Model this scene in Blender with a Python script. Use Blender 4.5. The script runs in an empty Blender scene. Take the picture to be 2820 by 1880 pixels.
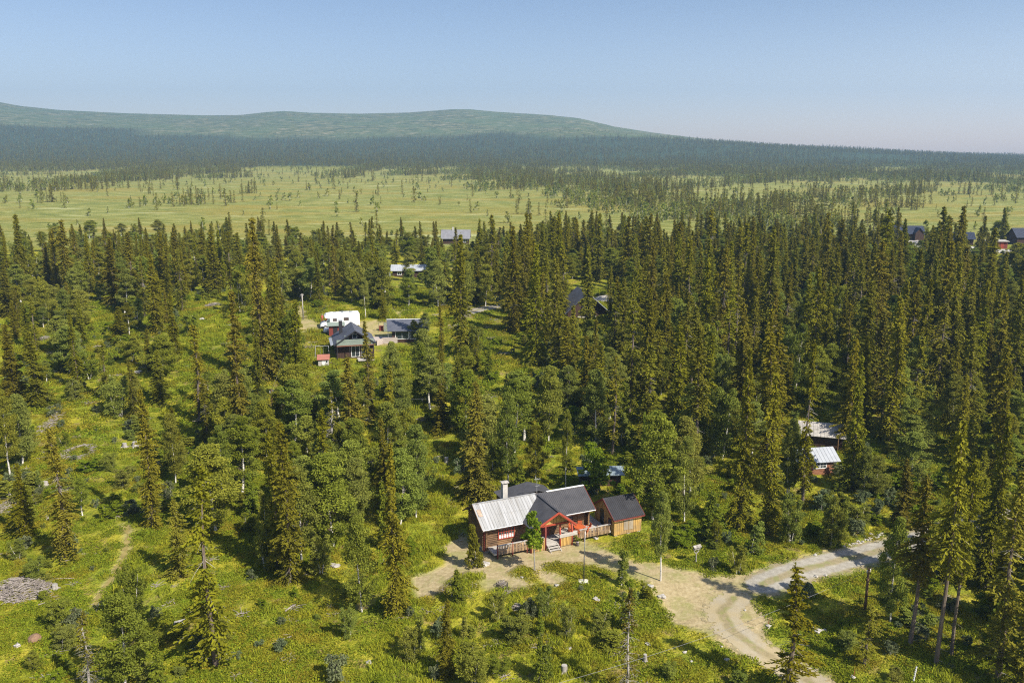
import bpy, bmesh, math, random
import numpy as np
from mathutils import Vector, Matrix

R = math.radians
SC = bpy.context.scene
COL = SC.collection
random.seed(7)
RNG = np.random.default_rng(7)

# ------------------------------------------------------------------ camera
TILT = R(12.2); FPX = 2350.0; CAMH = 40.0
cd = bpy.data.cameras.new("camera")
cd.sensor_width = 36.0
cd.lens = 36.0 * FPX / 2820.0
cd.clip_start = 0.5; cd.clip_end = 60000
cam = bpy.data.objects.new("camera", cd)
cam.location = (0, 0, CAMH)
cam.rotation_euler = (R(90) - TILT, 0, 0)
COL.objects.link(cam); SC.camera = cam

# ------------------------------------------------------------------ light
SUN_EL = R(44.0)
SUN_DIR = Vector((0.77, -0.64, 0)).normalized()      # horizontal direction towards the sun
SUN_AZ = math.atan2(SUN_DIR.x, SUN_DIR.y)            # from +Y towards +X
world = bpy.data.worlds.new("World"); SC.world = world
world.use_nodes = True
nt = world.node_tree; nt.nodes.clear()
sky = nt.nodes.new("ShaderNodeTexSky"); sky.sky_type = 'NISHITA'
sky.sun_disc = False; sky.sun_elevation = SUN_EL; sky.sun_rotation = SUN_AZ
sky.altitude = 700; sky.air_density = 1.0; sky.dust_density = 1.6; sky.ozone_density = 2.2
bg = nt.nodes.new("ShaderNodeBackground"); bg.inputs[1].default_value = 0.112
out = nt.nodes.new("ShaderNodeOutputWorld")
tintn = nt.nodes.new('ShaderNodeMix'); tintn.data_type = 'RGBA'; tintn.blend_type = 'MULTIPLY'; tintn.inputs[0].default_value = 1.0
tintn.inputs[7].default_value = (1.06, 1.0, 0.985, 1)
# the summer haze of the lowest sky: paler towards the horizon, warmer towards the sun's side
def wn(t, **k):
    o = nt.nodes.new(t)
    for a_, b_ in k.items(): setattr(o, a_, b_)
    return o
tcw = wn('ShaderNodeTexCoord'); sxyz = wn('ShaderNodeSeparateXYZ'); nt.links.new(tcw.outputs['Generated'], sxyz.inputs[0])
rz = wn('ShaderNodeValToRGB'); nt.links.new(sxyz.outputs[2], rz.inputs[0])
for e_, (p_, c_) in zip([rz.color_ramp.elements[0], rz.color_ramp.elements.new(0.08), rz.color_ramp.elements[1]], [(0.0, (0.97, 0.86, 0.84)), (0.08, (0.79, 0.74, 0.75)), (0.18, (0.66, 0.66, 0.70))]):
    e_.position = p_; e_.color = (*c_, 1)
mh = wn('ShaderNodeMapRange'); nt.links.new(sxyz.outputs[0], mh.inputs[0]); mh.inputs[1].default_value = -0.15; mh.inputs[2].default_value = 0.62; mh.interpolation_type = 'SMOOTHSTEP'
mv = wn('ShaderNodeMapRange'); nt.links.new(sxyz.outputs[2], mv.inputs[0]); mv.inputs[1].default_value = 0.20; mv.inputs[2].default_value = 0.0
mm = wn('ShaderNodeMath', operation='MULTIPLY'); nt.links.new(mh.outputs[0], mm.inputs[0]); nt.links.new(mv.outputs[0], mm.inputs[1])
wm_ = wn('ShaderNodeMix', data_type='RGBA', blend_type='MULTIPLY'); nt.links.new(mm.outputs[0], wm_.inputs[0]); wm_.inputs[7].default_value = (1.62, 1.40, 1.26, 1)
hz = wn('ShaderNodeMix', data_type='RGBA', blend_type='MULTIPLY'); hz.inputs[0].default_value = 1.0
nt.links.new(sky.outputs[0], tintn.inputs[6]); nt.links.new(tintn.outputs[2], hz.inputs[6]); nt.links.new(rz.outputs[0], hz.inputs[7])
nt.links.new(hz.outputs[2], wm_.inputs[6]); nt.links.new(wm_.outputs[2], bg.inputs[0]); nt.links.new(bg.outputs[0], out.inputs[0])
sd = bpy.data.lights.new("sun", 'SUN'); sd.energy = 4.8; sd.angle = R(0.5); sd.color = (1.0, 0.93, 0.80)
sun = bpy.data.objects.new("sun", sd); COL.objects.link(sun)
tosun = Vector((SUN_DIR.x * math.cos(SUN_EL), SUN_DIR.y * math.cos(SUN_EL), math.sin(SUN_EL)))
sun.rotation_euler = (-tosun).to_track_quat('-Z', 'Y').to_euler()
sun.location = (60, -60, 120)
SC.view_settings.view_transform = 'Standard'; SC.view_settings.look = 'None'
SC.view_settings.exposure = 0.75; SC.view_settings.gamma = 1.0
SC.view_settings.use_curve_mapping = False
SC.render.engine = 'CYCLES'
cy = SC.cycles
cy.max_bounces = 6; cy.diffuse_bounces = 3; cy.glossy_bounces = 2; cy.transmission_bounces = 3
cy.transparent_max_bounces = 8; cy.volume_bounces = 0
cy.use_denoising = False; cy.pixel_filter_type = 'BLACKMAN_HARRIS'; cy.filter_width = 1.15
cy.caustics_reflective = False; cy.caustics_refractive = False

# ------------------------------------------------------------------ projection of photograph pixels (2820x1880) onto the land
sT, cT = math.sin(TILT), math.cos(TILT)

def interp(x, xs, ys): return np.interp(x, xs, ys)

def pchip(xs, ys):
    xs = np.array(xs, float); ys = np.array(ys, float)
    h = np.diff(xs); d = np.diff(ys) / h
    m = np.zeros_like(ys)
    for i in range(1, len(xs) - 1):
        if d[i-1] * d[i] > 0:
            w1 = 2*h[i] + h[i-1]; w2 = h[i] + 2*h[i-1]
            m[i] = (w1 + w2) / (w1/d[i-1] + w2/d[i])
    m[0] = d[0]; m[-1] = d[-1]
    def f(x):
        x = np.clip(np.asarray(x, float), xs[0], xs[-1])
        i = np.clip(np.searchsorted(xs, x, side='right') - 1, 0, len(xs) - 2)
        t = (x - xs[i]) / h[i]
        return ((1+2*t)*(1-t)**2*ys[i] + t*(1-t)**2*h[i]*m[i] + t*t*(3-2*t)*ys[i+1] + t*t*(t-1)*h[i]*m[i+1])
    return f

PROF = pchip([0, 55, 75, 92, 105, 122, 142, 163, 200, 240, 285, 400, 640, 900, 1180, 1500],
             [-6, -1.2, -0.15, 0.35, 1.6, 3.6, 5.8, 7.4, 9.2, 10.3, 11.0, 12.0, 13.8, 15.2, 17.5, 25.0])
# skyline and the foot of the wooded slope as rows of the photograph, by column
SKY_U = [-900, -300, 0, 72, 180, 360, 576, 671, 743, 791, 863, 995, 1127, 1247, 1295, 1367, 1511, 1595, 1691, 1799, 1966, 2110, 2278, 2458, 2638, 2820, 3400, 4000]
SKY_V = [240, 262, 278, 292, 303, 312, 318, 317, 309, 306, 311, 313, 310, 301, 301, 308, 317, 326, 349, 366, 386, 398, 409, 419, 428, 433, 446, 452]
def D_of_v(v): return np.tan(TILT + np.arctan((np.asarray(v, float) - 940.0) / FPX))
def v_of_D(D): return 940.0 + FPX * np.tan(np.arctan(D) - TILT)
def u_of(x, y, z):
    s = y * cT + (CAMH - z) * sT
    return 1410.0 + FPX * x / np.maximum(s, 1e-3)
def ridge_y(u): return np.interp(u, [0, 1400, 2000, 2820, 3600], [3600, 3500, 2900, 2500, 2400])

YC = (88.0, 3.0)                       # cabin yard, levelled
Y2 = (140.0, -27.0)
def smooth(a, b, x):
    t = np.clip((np.asarray(x, float) - a) / (b - a), 0, 1); return t*t*(3-2*t)

def ground(x, y):
    x = np.asarray(x, float); y = np.asarray(y, float)
    z = PROF(y)
    # the far slope
    u = u_of(x, y, z)
    ry = ridge_y(u)
    vsk = np.interp(u, SKY_U, SKY_V)
    vtree = np.maximum(np.interp(u, [0, 480, 960, 1560, 2000, 2820], [352, 372, 382, 376, 402, 446]), vsk + 3)
    v0 = v_of_D((CAMH - PROF(1500.)) / 1500.)
    t1 = np.clip((y - 1500) / (0.70*ry - 1500), 0, 1)
    t2 = np.clip((y - 0.70*ry) / (0.30*ry), 0, 1)
    v = v0 + (vtree - v0) * t1**1.15
    v = np.where(y > 0.70*ry, vtree + (vsk - vtree) * (1 - (1-t2)**1.6), v)
    zf = CAMH - y * D_of_v(v)
    zf = np.where(y > ry, CAMH - ry * D_of_v(vsk) - (y - ry) * 0.12, zf)
    w = smooth(1350, 1700, y)
    z = z * (1 - w) + zf * w
    # gentle undulation
    und = 0.35*np.sin(x*0.11 + 1.3)*np.cos(y*0.083) + 0.22*np.sin(x*0.23 + y*0.19) + 0.15*np.sin(x*0.41 - y*0.31 + 2)
    und = und * (1 - smooth(240, 300, y)) + 0.5*np.sin(x*0.012)*np.cos(y*0.009)*smooth(300, 500, y)*(1-smooth(1000, 1300, y))
    und = und + 6*np.sin(x*0.004+1)*np.sin(y*0.006)*smooth(1900, 2400, y)*(1-smooth(2500, 3000, y))
    # left of the cabin the slope is a touch higher
    yard = (1 - smooth(5, 14, np.hypot((x - 6)*0.62, (y - 84)))) 
    road = 0
    z = z + und * (1 - yard)
    z = z * (1 - yard) + 0.0 * yard
    return z

def ray(u, v): 
    a = (u - 1410.0) / FPX; b = (v - 940.0) / FPX
    return np.array((a, cT - b*sT, -(sT + b*cT)))
def at(u, v, dz=0.0):
    """the point of the land seen at that pixel of the photograph"""
    d = ray(u, v); lo, hi = 30.0, None
    s = 30.0
    while s < 6000:
        p = d * s
        if CAMH + p[2] < float(ground(p[0], p[1])) + dz: hi = s; break
        lo = s; s *= 1.01
    if hi is None: hi = 6000
    for _ in range(30):
        m = (lo + hi) / 2; p = d * m
        if CAMH + p[2] < float(ground(p[0], p[1])) + dz: hi = m
        else: lo = m
    p = d * hi
    return Vector((p[0], p[1], float(ground(p[0], p[1]))))
def height_for(p, v):
    """height over ground point p whose top shows at row v"""
    b = (v - 940.0) / FPX; D = (sT + b*cT) / (cT - b*sT)
    return (CAMH - p.y * D) - p.z
def to_px(x, y, z):
    dz = CAMH - z; s = y*cT + dz*sT; b = (dz*cT - y*sT) / s
    return 1410 + FPX*x/s, 940 + FPX*b
def pxm(p): return FPX / (p.y*cT + (CAMH - p.z)*sT)   # photo pixels per metre there

# ------------------------------------------------------------------ materials
def new_mat(name):
    m = bpy.data.materials.new(name); m.use_nodes = True
    n = m.node_tree; n.nodes.clear()
    return m, n
class NB:
    def __init__(s, n): s.n = n
    def new(s, t, **k):
        o = s.n.nodes.new(t)
        for a, b in k.items(): setattr(o, a, b)
        return o
    def put(s, inp, v):
        if v is None: return
        if hasattr(v, 'is_output'): s.n.links.new(v, inp)
        else: inp.default_value = v
    def noise(s, vec, scale, detail=4, rough=0.55, dist=0.0, dim='3D'):
        o = s.new("ShaderNodeTexNoise"); o.noise_dimensions = dim
        if vec is not None: s.n.links.new(vec, o.inputs['Vector'])
        o.inputs['Scale'].default_value = scale; o.inputs['Detail'].default_value = detail
        o.inputs['Roughness'].default_value = rough; o.inputs['Distortion'].default_value = dist
        return o.outputs['Fac']
    def ramp(s, fac, stops):
        o = s.new("ShaderNodeValToRGB"); s.put(o.inputs[0], fac)
        cr = o.color_ramp
        while len(cr.elements) < len(stops): cr.elements.new(0.5)
        for e, (p, c) in zip(cr.elements, stops):
            e.position = p; e.color = (c[0], c[1], c[2], 1) if not isinstance(c, (int, float)) else (c, c, c, 1)
        return o.outputs[0]
    def mix(s, f, a, b, mode='MIX'):
        o = s.new("ShaderNodeMix", data_type='RGBA', blend_type=mode)
        s.put(o.inputs[0], f)
        s.put(o.inputs[6], (*a, 1) if isinstance(a, tuple) and len(a) == 3 else a)
        s.put(o.inputs[7], (*b, 1) if isinstance(b, tuple) and len(b) == 3 else b)
        return o.outputs[2]
    def math(s, op, a, b=None, c=None, clamp=False):
        o = s.new("ShaderNodeMath", operation=op); o.use_clamp = clamp
        s.put(o.inputs[0], a); s.put(o.inputs[1], b); s.put(o.inputs[2], c)
        return o.outputs[0]
    def attr(s, name, kind='GEOMETRY'):
        return s.new("ShaderNodeAttribute", attribute_name=name, attribute_type=kind)
    def mapping(s, vec, scale=(1, 1, 1), rot=(0, 0, 0)):
        o = s.new("ShaderNodeMapping"); s.n.links.new(vec, o.inputs[0])
        o.inputs['Scale'].default_value = scale; o.inputs['Rotation'].default_value = rot
        return o.outputs[0]
    def bump(s, h, strength=0.3, dist=0.1):
        o = s.new("ShaderNodeBump"); s.n.links.new(h, o.inputs['Height'])
        o.inputs['Strength'].default_value = strength; o.inputs['Distance'].default_value = dist
        return o.outputs[0]
    def finish(s, col, rough=0.8, spec=0.3, metal=0.0, normal=None):
        p = s.new("ShaderNodeBsdfPrincipled")
        s.put(p.inputs['Base Color'], (*col, 1) if isinstance(col, tuple) and len(col) == 3 else col)
        s.put(p.inputs['Roughness'], rough); s.put(p.inputs['Metallic'], metal)
        s.put(p.inputs['Specular IOR Level'], spec)
        if normal is not None: s.n.links.new(normal, p.inputs['Normal'])
        o = s.new("ShaderNodeOutputMaterial"); s.n.links.new(p.outputs[0], o.inputs[0])
        return p

def mat_simple(name, col, rough=0.7, spec=0.3, var=0.12, scale=3.0, metal=0.0, bump=0.0, stretch=(1, 1, 1)):
    m, n = new_mat(name); b = NB(n)
    tc = b.new("ShaderNodeTexCoord").outputs['Object']
    v = b.mapping(tc, stretch)
    f = b.noise(v, scale, 5)
    c = b.ramp(f, [(0.3, tuple(x*(1-var) for x in col)), (0.7, tuple(min(1, x*(1+var)) for x in col))])
    nm = b.bump(f, bump, 0.05) if bump else None
    b.finish(c, rough, spec, metal, nm)
    return m

def mat_wood(name, dark, light, grain=(1, 1, 12), scale=1.2, rough=0.75, stain=None):
    """weathered boards: streaks along the grain, darker knots and stains"""
    m, n = new_mat(name); b = NB(n)
    tc = b.new("ShaderNodeTexCoord").outputs['Object']
    v = b.mapping(tc, grain)
    f = b.noise(v, scale, 6, 0.65)
    f2 = b.noise(tc, 0.9, 3)
    c = b.ramp(f, [(0.32, dark), (0.62, light)])
    if stain: c = b.mix(b.ramp(f2, [(0.42, 0.0), (0.62, 0.75)]), c, stain)
    b.finish(c, rough, 0.25, 0, b.bump(f, 0.35, 0.02))
    return m

def mat_leaf(name, lo, hi, trans=0.35, hue_var=0.03, val_var=0.35, cl_scale=0.9, tint=None):
    m, n = new_mat(name); b = NB(n)
    oi = b.new("ShaderNodeObjectInfo")
    geo = b.new("ShaderNodeNewGeometry")
    tc = b.new("ShaderNodeTexCoord").outputs['Object']
    rnd = b.attr('rnd').outputs['Fac']
    f = b.noise(tc, cl_scale, 2)
    fac = b.math('ADD', b.math('MULTIPLY', f, 0.8), b.math('MULTIPLY', rnd, 0.65))
    fac = b.math('SUBTRACT', fac, 0.25, clamp=True)
    c = b.mix(fac, lo, hi)
    if tint is not None:
        c = b.mix(b.math('MULTIPLY', oi.outputs['Random'], tint[1]), c, tint[0])
    hs = b.new("ShaderNodeHueSaturation")
    r2 = b.math('FRACT', b.math('MULTIPLY', oi.outputs['Random'], 17.31))
    b.put(hs.inputs['Hue'], b.math('ADD', b.math('MULTIPLY', r2, hue_var), 0.5 - hue_var/2))
    r3 = b.math('FRACT', b.math('MULTIPLY', oi.outputs['Random'], 7.77))
    b.put(hs.inputs['Value'], b.math('ADD', b.math('MULTIPLY', r3, val_var), 1 - val_var/2))
    b.put(hs.inputs['Color'], c)
    c = hs.outputs[0]
    d = b.new("ShaderNodeBsdfDiffuse"); n.links.new(c, d.inputs[0])
    t = b.new("ShaderNodeBsdfTranslucent"); n.links.new(c, t.inputs[0])
    mx = b.new("ShaderNodeMixShader"); mx.inputs[0].default_value = trans
    n.links.new(d.outputs[0], mx.inputs[1]); n.links.new(t.outputs[0], mx.inputs[2])
    o = b.new("ShaderNodeOutputMaterial"); n.links.new(mx.outputs[0], o.inputs[0])
    return m

# ------------------------------------------------------------------ objects
def tag(o, label=None, cat=None, group=None, kind=None):
    if label: o['label'] = label
    if cat: o['category'] = cat
    if group: o['group'] = group
    if kind: o['kind'] = kind
    return o
def empty(name, loc=(0, 0, 0), rz=0.0, label=None, cat=None, group=None, kind=None):
    o = bpy.data.objects.new(name, None); COL.objects.link(o)
    o.empty_display_size = 0.3
    o.location = loc; o.rotation_euler = (0, 0, rz)
    return tag(o, label, cat, group, kind)
def link_mesh(name, me, mats, parent=None, loc=(0, 0, 0)):
    o = bpy.data.objects.new(name, me); COL.objects.link(o)
    for m in (mats if isinstance(mats, (list, tuple)) else [mats]):
        if m.name not in [x.name for x in me.materials if x]: me.materials.append(m)
    o.location = loc
    if parent is not None: o.parent = parent
    return o
def np_mesh(name, V, F, mi=None, rnd=None, smooth_faces=False):
    """V (n,3), F (m,4) or (m,3) as numpy"""
    me = bpy.data.meshes.new(name)
    V = np.asarray(V, np.float32); F = np.asarray(F, np.int32)
    me.vertices.add(len(V)); me.vertices.foreach_set('co', V.ravel())
    k = F.shape[1]
    me.loops.add(F.size); me.loops.foreach_set('vertex_index', F.ravel())
    me.polygons.add(len(F))
    me.polygons.foreach_set('loop_start', np.arange(0, F.size, k, dtype=np.int32))
    me.polygons.foreach_set('loop_total', np.full(len(F), k, np.int32))
    if mi is not None: me.polygons.foreach_set('material_index', np.asarray(mi, np.int32))
    if smooth_faces: me.polygons.foreach_set('use_smooth', np.ones(len(F), bool))
    if rnd is not None:
        a = me.attributes.new('rnd', 'FLOAT', 'FACE'); a.data.foreach_set('value', np.asarray(rnd, np.float32))
    me.update(); me.validate()
    return me

class MB:
    """collects simple solids in a local frame; build() links them as ONE mesh object"""
    def __init__(s): s.v = []; s.f = []
    def add(s, V, F):
        n = len(s.v); s.v += [tuple(p) for p in V]; s.f += [tuple(i + n for i in q) for q in F]; return s
    def box(s, x0, x1, y0, y1, z0, z1):
        V = [(x, y, z) for z in (z0, z1) for y in (y0, y1) for x in (x0, x1)]
        return s.add(V, [(0, 2, 3, 1), (4, 5, 7, 6), (0, 1, 5, 4), (2, 6, 7, 3), (0, 4, 6, 2), (1, 3, 7, 5)])
    def beam(s, a, b, w, h=None, up=(0, 0, 1)):
        """a rectangular bar from a to b, w across, h along 'up'"""
        h = h or w; a = Vector(a); b = Vector(b); d = (b - a).normalized(); u = Vector(up)
        x = d.cross(u)
        if x.length < 1e-4: x = d.cross(Vector((1, 0, 0)))
        x.normalize(); z = x.cross(d).normalized()
        V = [p + x*sx*w/2 + z*sz*h/2 for p in (a, b) for sx, sz in ((-1, -1), (1, -1), (1, 1), (-1, 1))]
        return s.add(V, [(0, 1, 2, 3), (7, 6, 5, 4), (0, 4, 5, 1), (1, 5, 6, 2), (2, 6, 7, 3), (3, 7, 4, 0)])
    def tube(s, pts, r, n=8, cap=True):
        pts = [Vector(p) for p in pts]; rs = r if isinstance(r, (list, tuple)) else [r]*len(pts)
        V = []; F = []
        ref = Vector((0.31, 0.17, 0.93))
        for i, p in enumerate(pts):
            d = (pts[min(i+1, len(pts)-1)] - pts[max(i-1, 0)]).normalized()
            x = d.cross(ref)
            if x.length < 1e-3: x = d.cross(Vector((1, 0, 0)))
            x.normalize(); y = d.cross(x)
            for k in range(n):
                a = 2*math.pi*k/n; V.append(p + (x*math.cos(a) + y*math.sin(a))*rs[i])
        for i in range(len(pts)-1):
            for k in range(n):
                F.append((i*n+k, i*n+(k+1) % n, (i+1)*n+(k+1) % n, (i+1)*n+k))
        if cap: F.append(tuple(range(n-1, -1, -1))); F.append(tuple(range((len(pts)-1)*n, len(pts)*n)))
        return s.add(V, F)
    def prism(s, poly, axis, a, b):
        """polygon in the plane of the other two axes, pushed from a to b along axis"""
        n = len(poly)
        def P(q, t):
            if axis == 'x': return (t, q[0], q[1])
            if axis == 'y': return (q[0], t, q[1])
            return (q[0], q[1], t)
        V = [P(q, a) for q in poly] + [P(q, b) for q in poly]
        return s.add(V, [tuple(range(n)), tuple(range(2*n-1, n-1, -1))] + [(i, i+n, (i+1) % n + n, (i+1) % n) for i in range(n)])
    def slab(s, quad, t):
        """a plate with the given top corners, thickness t downwards"""
        q = [Vector(p) for p in quad]; n = len(q)
        nrm = (q[1]-q[0]).cross(q[2]-q[0]).normalized()
        if nrm.z < 0: nrm = -nrm
        V = q + [p - nrm*t for p in q]
        return s.add(V, [tuple(range(n)), tuple(range(2*n-1, n-1, -1))] + [(i, i+n, (i+1) % n + n, (i+1) % n) for i in range(n)])
    def build(s, name, mat, parent=None, smooth_faces=False, bevel=0.0):
        me = bpy.data.meshes.new(name)
        me.from_pydata(s.v, [], s.f)
        bm = bmesh.new(); bm.from_mesh(me)
        bmesh.ops.recalc_face_normals(bm, faces=bm.faces)
        if bevel: bmesh.ops.bevel(bm, geom=bm.edges[:], offset=bevel, segments=2, affect='EDGES', profile=0.6)
        bm.to_mesh(me); bm.free()
        if smooth_faces: me.polygons.foreach_set('use_smooth', [True]*len(me.polygons))
        return link_mesh(name, me, mat, parent)
# ================================================================== THE LAND
CROPS = {'S': (0, 0, 1.0), 'V': (0, 0, 1.199), 'L': (0, 1100, .4974), 'A': (600, 1000, .4464), 'B': (900, 1480, .4252),
         'C': (1700, 1000, .3827), 'D': (2200, 1180, .4464), 'E': (0, 540, .39966), 'F': (940, 540, .39966),
         'G': (1880, 540, .39966), 'H': (900, 1000, .38265), 'J': (1800, 1360, .4337), 'K': (1260, 1280, .2381),
         'M': (1900, 900, .3912), 'N': (820, 820, .2126), 'Q': (2420, 600, .1701), 'T': (1400, 500, .2551)}
def px(c, x, y):
    X, Y, k = CROPS[c]; return X + x*k, Y + y*k
def atc(c, x, y): return at(*px(c, x, y))
def poly_world(c, pts): return np.array([atc(c, x, y)[:2] for x, y in pts])

def seg_dist(x, y, P, closed=False):
    """distance to a polyline and the running length at the nearest point"""
    best = np.full(x.shape, 1e9); P = np.asarray(P)
    n = len(P) if closed else len(P) - 1
    for i in range(n):
        a = P[i]; b = P[(i+1) % len(P)]; d = b - a; L2 = max((d**2).sum(), 1e-9)
        t = np.clip(((x-a[0])*d[0] + (y-a[1])*d[1]) / L2, 0, 1)
        best = np.minimum(best, np.hypot(x - a[0] - t*d[0], y - a[1] - t*d[1]))
    return best
def inside(x, y, P):
    r = np.zeros(x.shape, bool); P = np.asarray(P); j = len(P) - 1
    for i in range(len(P)):
        xi, yi = P[i]; xj, yj = P[j]
        c = ((yi > y) != (yj > y)) & (x < (xj - xi)*(y - yi)/(yj - yi + 1e-12) + xi)
        r ^= c; j = i
    return r
def sdist(x, y, P):
    """signed distance to a polygon, positive inside"""
    d = seg_dist(x, y, P, True); return np.where(inside(x, y, P), d, -d)
_ph = RNG.uniform(0, 6.28, (40,))
def wob(x, y, s=1.0):
    """a cheap band-limited noise, about -1..1"""
    r = 0
    for k in range(10):
        a = _ph[k]*1.7; f = s*(0.45 + 0.33*k)
        r = r + np.sin((x*np.cos(a) + y*np.sin(a))*f + _ph[k+10]) / (1 + 0.25*k)
    return r / 3.2

YARD = poly_world('B', [(730, 60), (790, 110), (760, 180), (640, 225), (540, 250), (570, 410), (700, 380), (760, 330), (820, 260), (930, 210),
    (1010, 240), (1000, 300), (1040, 330), (1150, 325), (1390, 330), (1280, 260), (1190, 220), (1260, 190), (1330, 215), (1420, 300), (1520, 320),
    (1560, 260), (1430, 200), (1410, 175), (1600, 170), (1830, 205), (1960, 235), (2060, 290), (2150, 270), (2210, 380), (2190, 480), (2300, 560), (2400, 600),
    (2560, 700), (2700, 780), (2900, 520), (2740, 400), (2560, 240), (2352, 215), (2300, 190), (2100, 170), (1950, 150), (1880, 110), (1750, 60), (1680, 20), (1000, 20), (870, -10)])
JUNC = poly_world('J', [(60, 440), (300, 515), (450, 512), (600, 490), (860, 450), (960, 520), (800, 590), (660, 620), (590, 740), (640, 850), (700, 930),
    (780, 985), (900, 1060), (1060, 1100), (1200, 1199), (1300, 1290), (1000, 1290), (860, 1130), (680, 1050), (600, 1000), (500, 930), (350, 850), (200, 830), (100, 790), (90, 700), (0, 640), (-30, 500)])
ROAD_A = poly_world('J', [(2700, 60), (2500, 100), (2300, 140), (2000, 200), (1850, 240), (1660, 300), (1430, 360), (1200, 415), (960, 475), (800, 530), (690, 575)])
ROAD_B = poly_world('J', [(510, 660), (430, 740), (480, 850), (620, 960), (760, 1045), (950, 1160), (1010, 1210), (1150, 1330)])
ROAD_C = poly_world('S', [(1290, 862), (1340, 848), (1480, 838), (1620, 826), (1700, 820), (1900, 812), (2100, 815)])
TRAIL = poly_world('L', [(690, 690), (712, 740), (695, 850), (650, 940), (585, 1040), (520, 1130)])
YARD2 = poly_world('N', [(-40, 60), (80, 130), (110, 260), (260, 330), (560, 330), (800, 300), (1150, 300), (1190, 330), (1240, 600), (1030, 620), (760, 420), (420, 400), (130, 420), (90, 560), (0, 330)])
GRAVQ = poly_world('Q', [(500, 370), (740, 370), (800, 430), (900, 480), (1240, 475), (1500, 465), (1700, 500), (1850, 520), (2352, 525), (2400, 565), (1850, 585), (1500, 545), (1230, 540), (900, 530), (640, 500), (520, 430)])
TRAIL2 = poly_world('N', [(1230, 130), (1290, 170), (1320, 200), (1290, 290)])

def land_masks(x, y):
    """dry = bare straw ground, bog, fell, wood (shaded forest floor), grit"""
    w = 0.7*wob(x, y, 1.0)
    near = y < 330
    dry = np.zeros_like(x)
    m = near
    xs, ys, ws = x[m], y[m], w[m]
    d = np.zeros_like(xs)
    d = np.maximum(d, smooth(-0.5, 0.5, sdist(xs, ys, YARD) + ws*0.5))
    d = np.maximum(d, smooth(-0.6, 0.5, sdist(xs, ys, JUNC) + ws*0.6))
    d = np.maximum(d, 0.8*smooth(3.0, 1.6, seg_dist(xs, ys, ROAD_A) + ws*0.5))
    d = np.maximum(d, 0.75*smooth(0.75, 0.2, seg_dist(xs, ys, TRAIL) + 0.25*ws))
    d = np.maximum(d, smooth(-0.9, 0.9, sdist(xs, ys, YARD2) + ws)*0.85)
    d = np.maximum(d, 0.8*smooth(0.9, 0.3, seg_dist(xs, ys, TRAIL2) + 0.3*ws))
    dry[m] = d
    e = (y - 285 - 0.05*x + 14*wob(x*0.03, y*0.05, 1.3)) 
    bog = smooth(-8, 12, e) * (1 - smooth(1280, 1560, y + 60*wob(x*0.01, y*0.01)))
    u = u_of(x, y, PROF(y)); ry = ridge_y(u)
    lim = (0.70*ry + 110*wob(x*0.008, y*0.008, 1.2)) 
    lim = np.where(u > 1750, lim + (u - 1750)*1.6, lim)
    fell = smooth(-40, 120, y - lim)
    return dry, bog, fell

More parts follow.
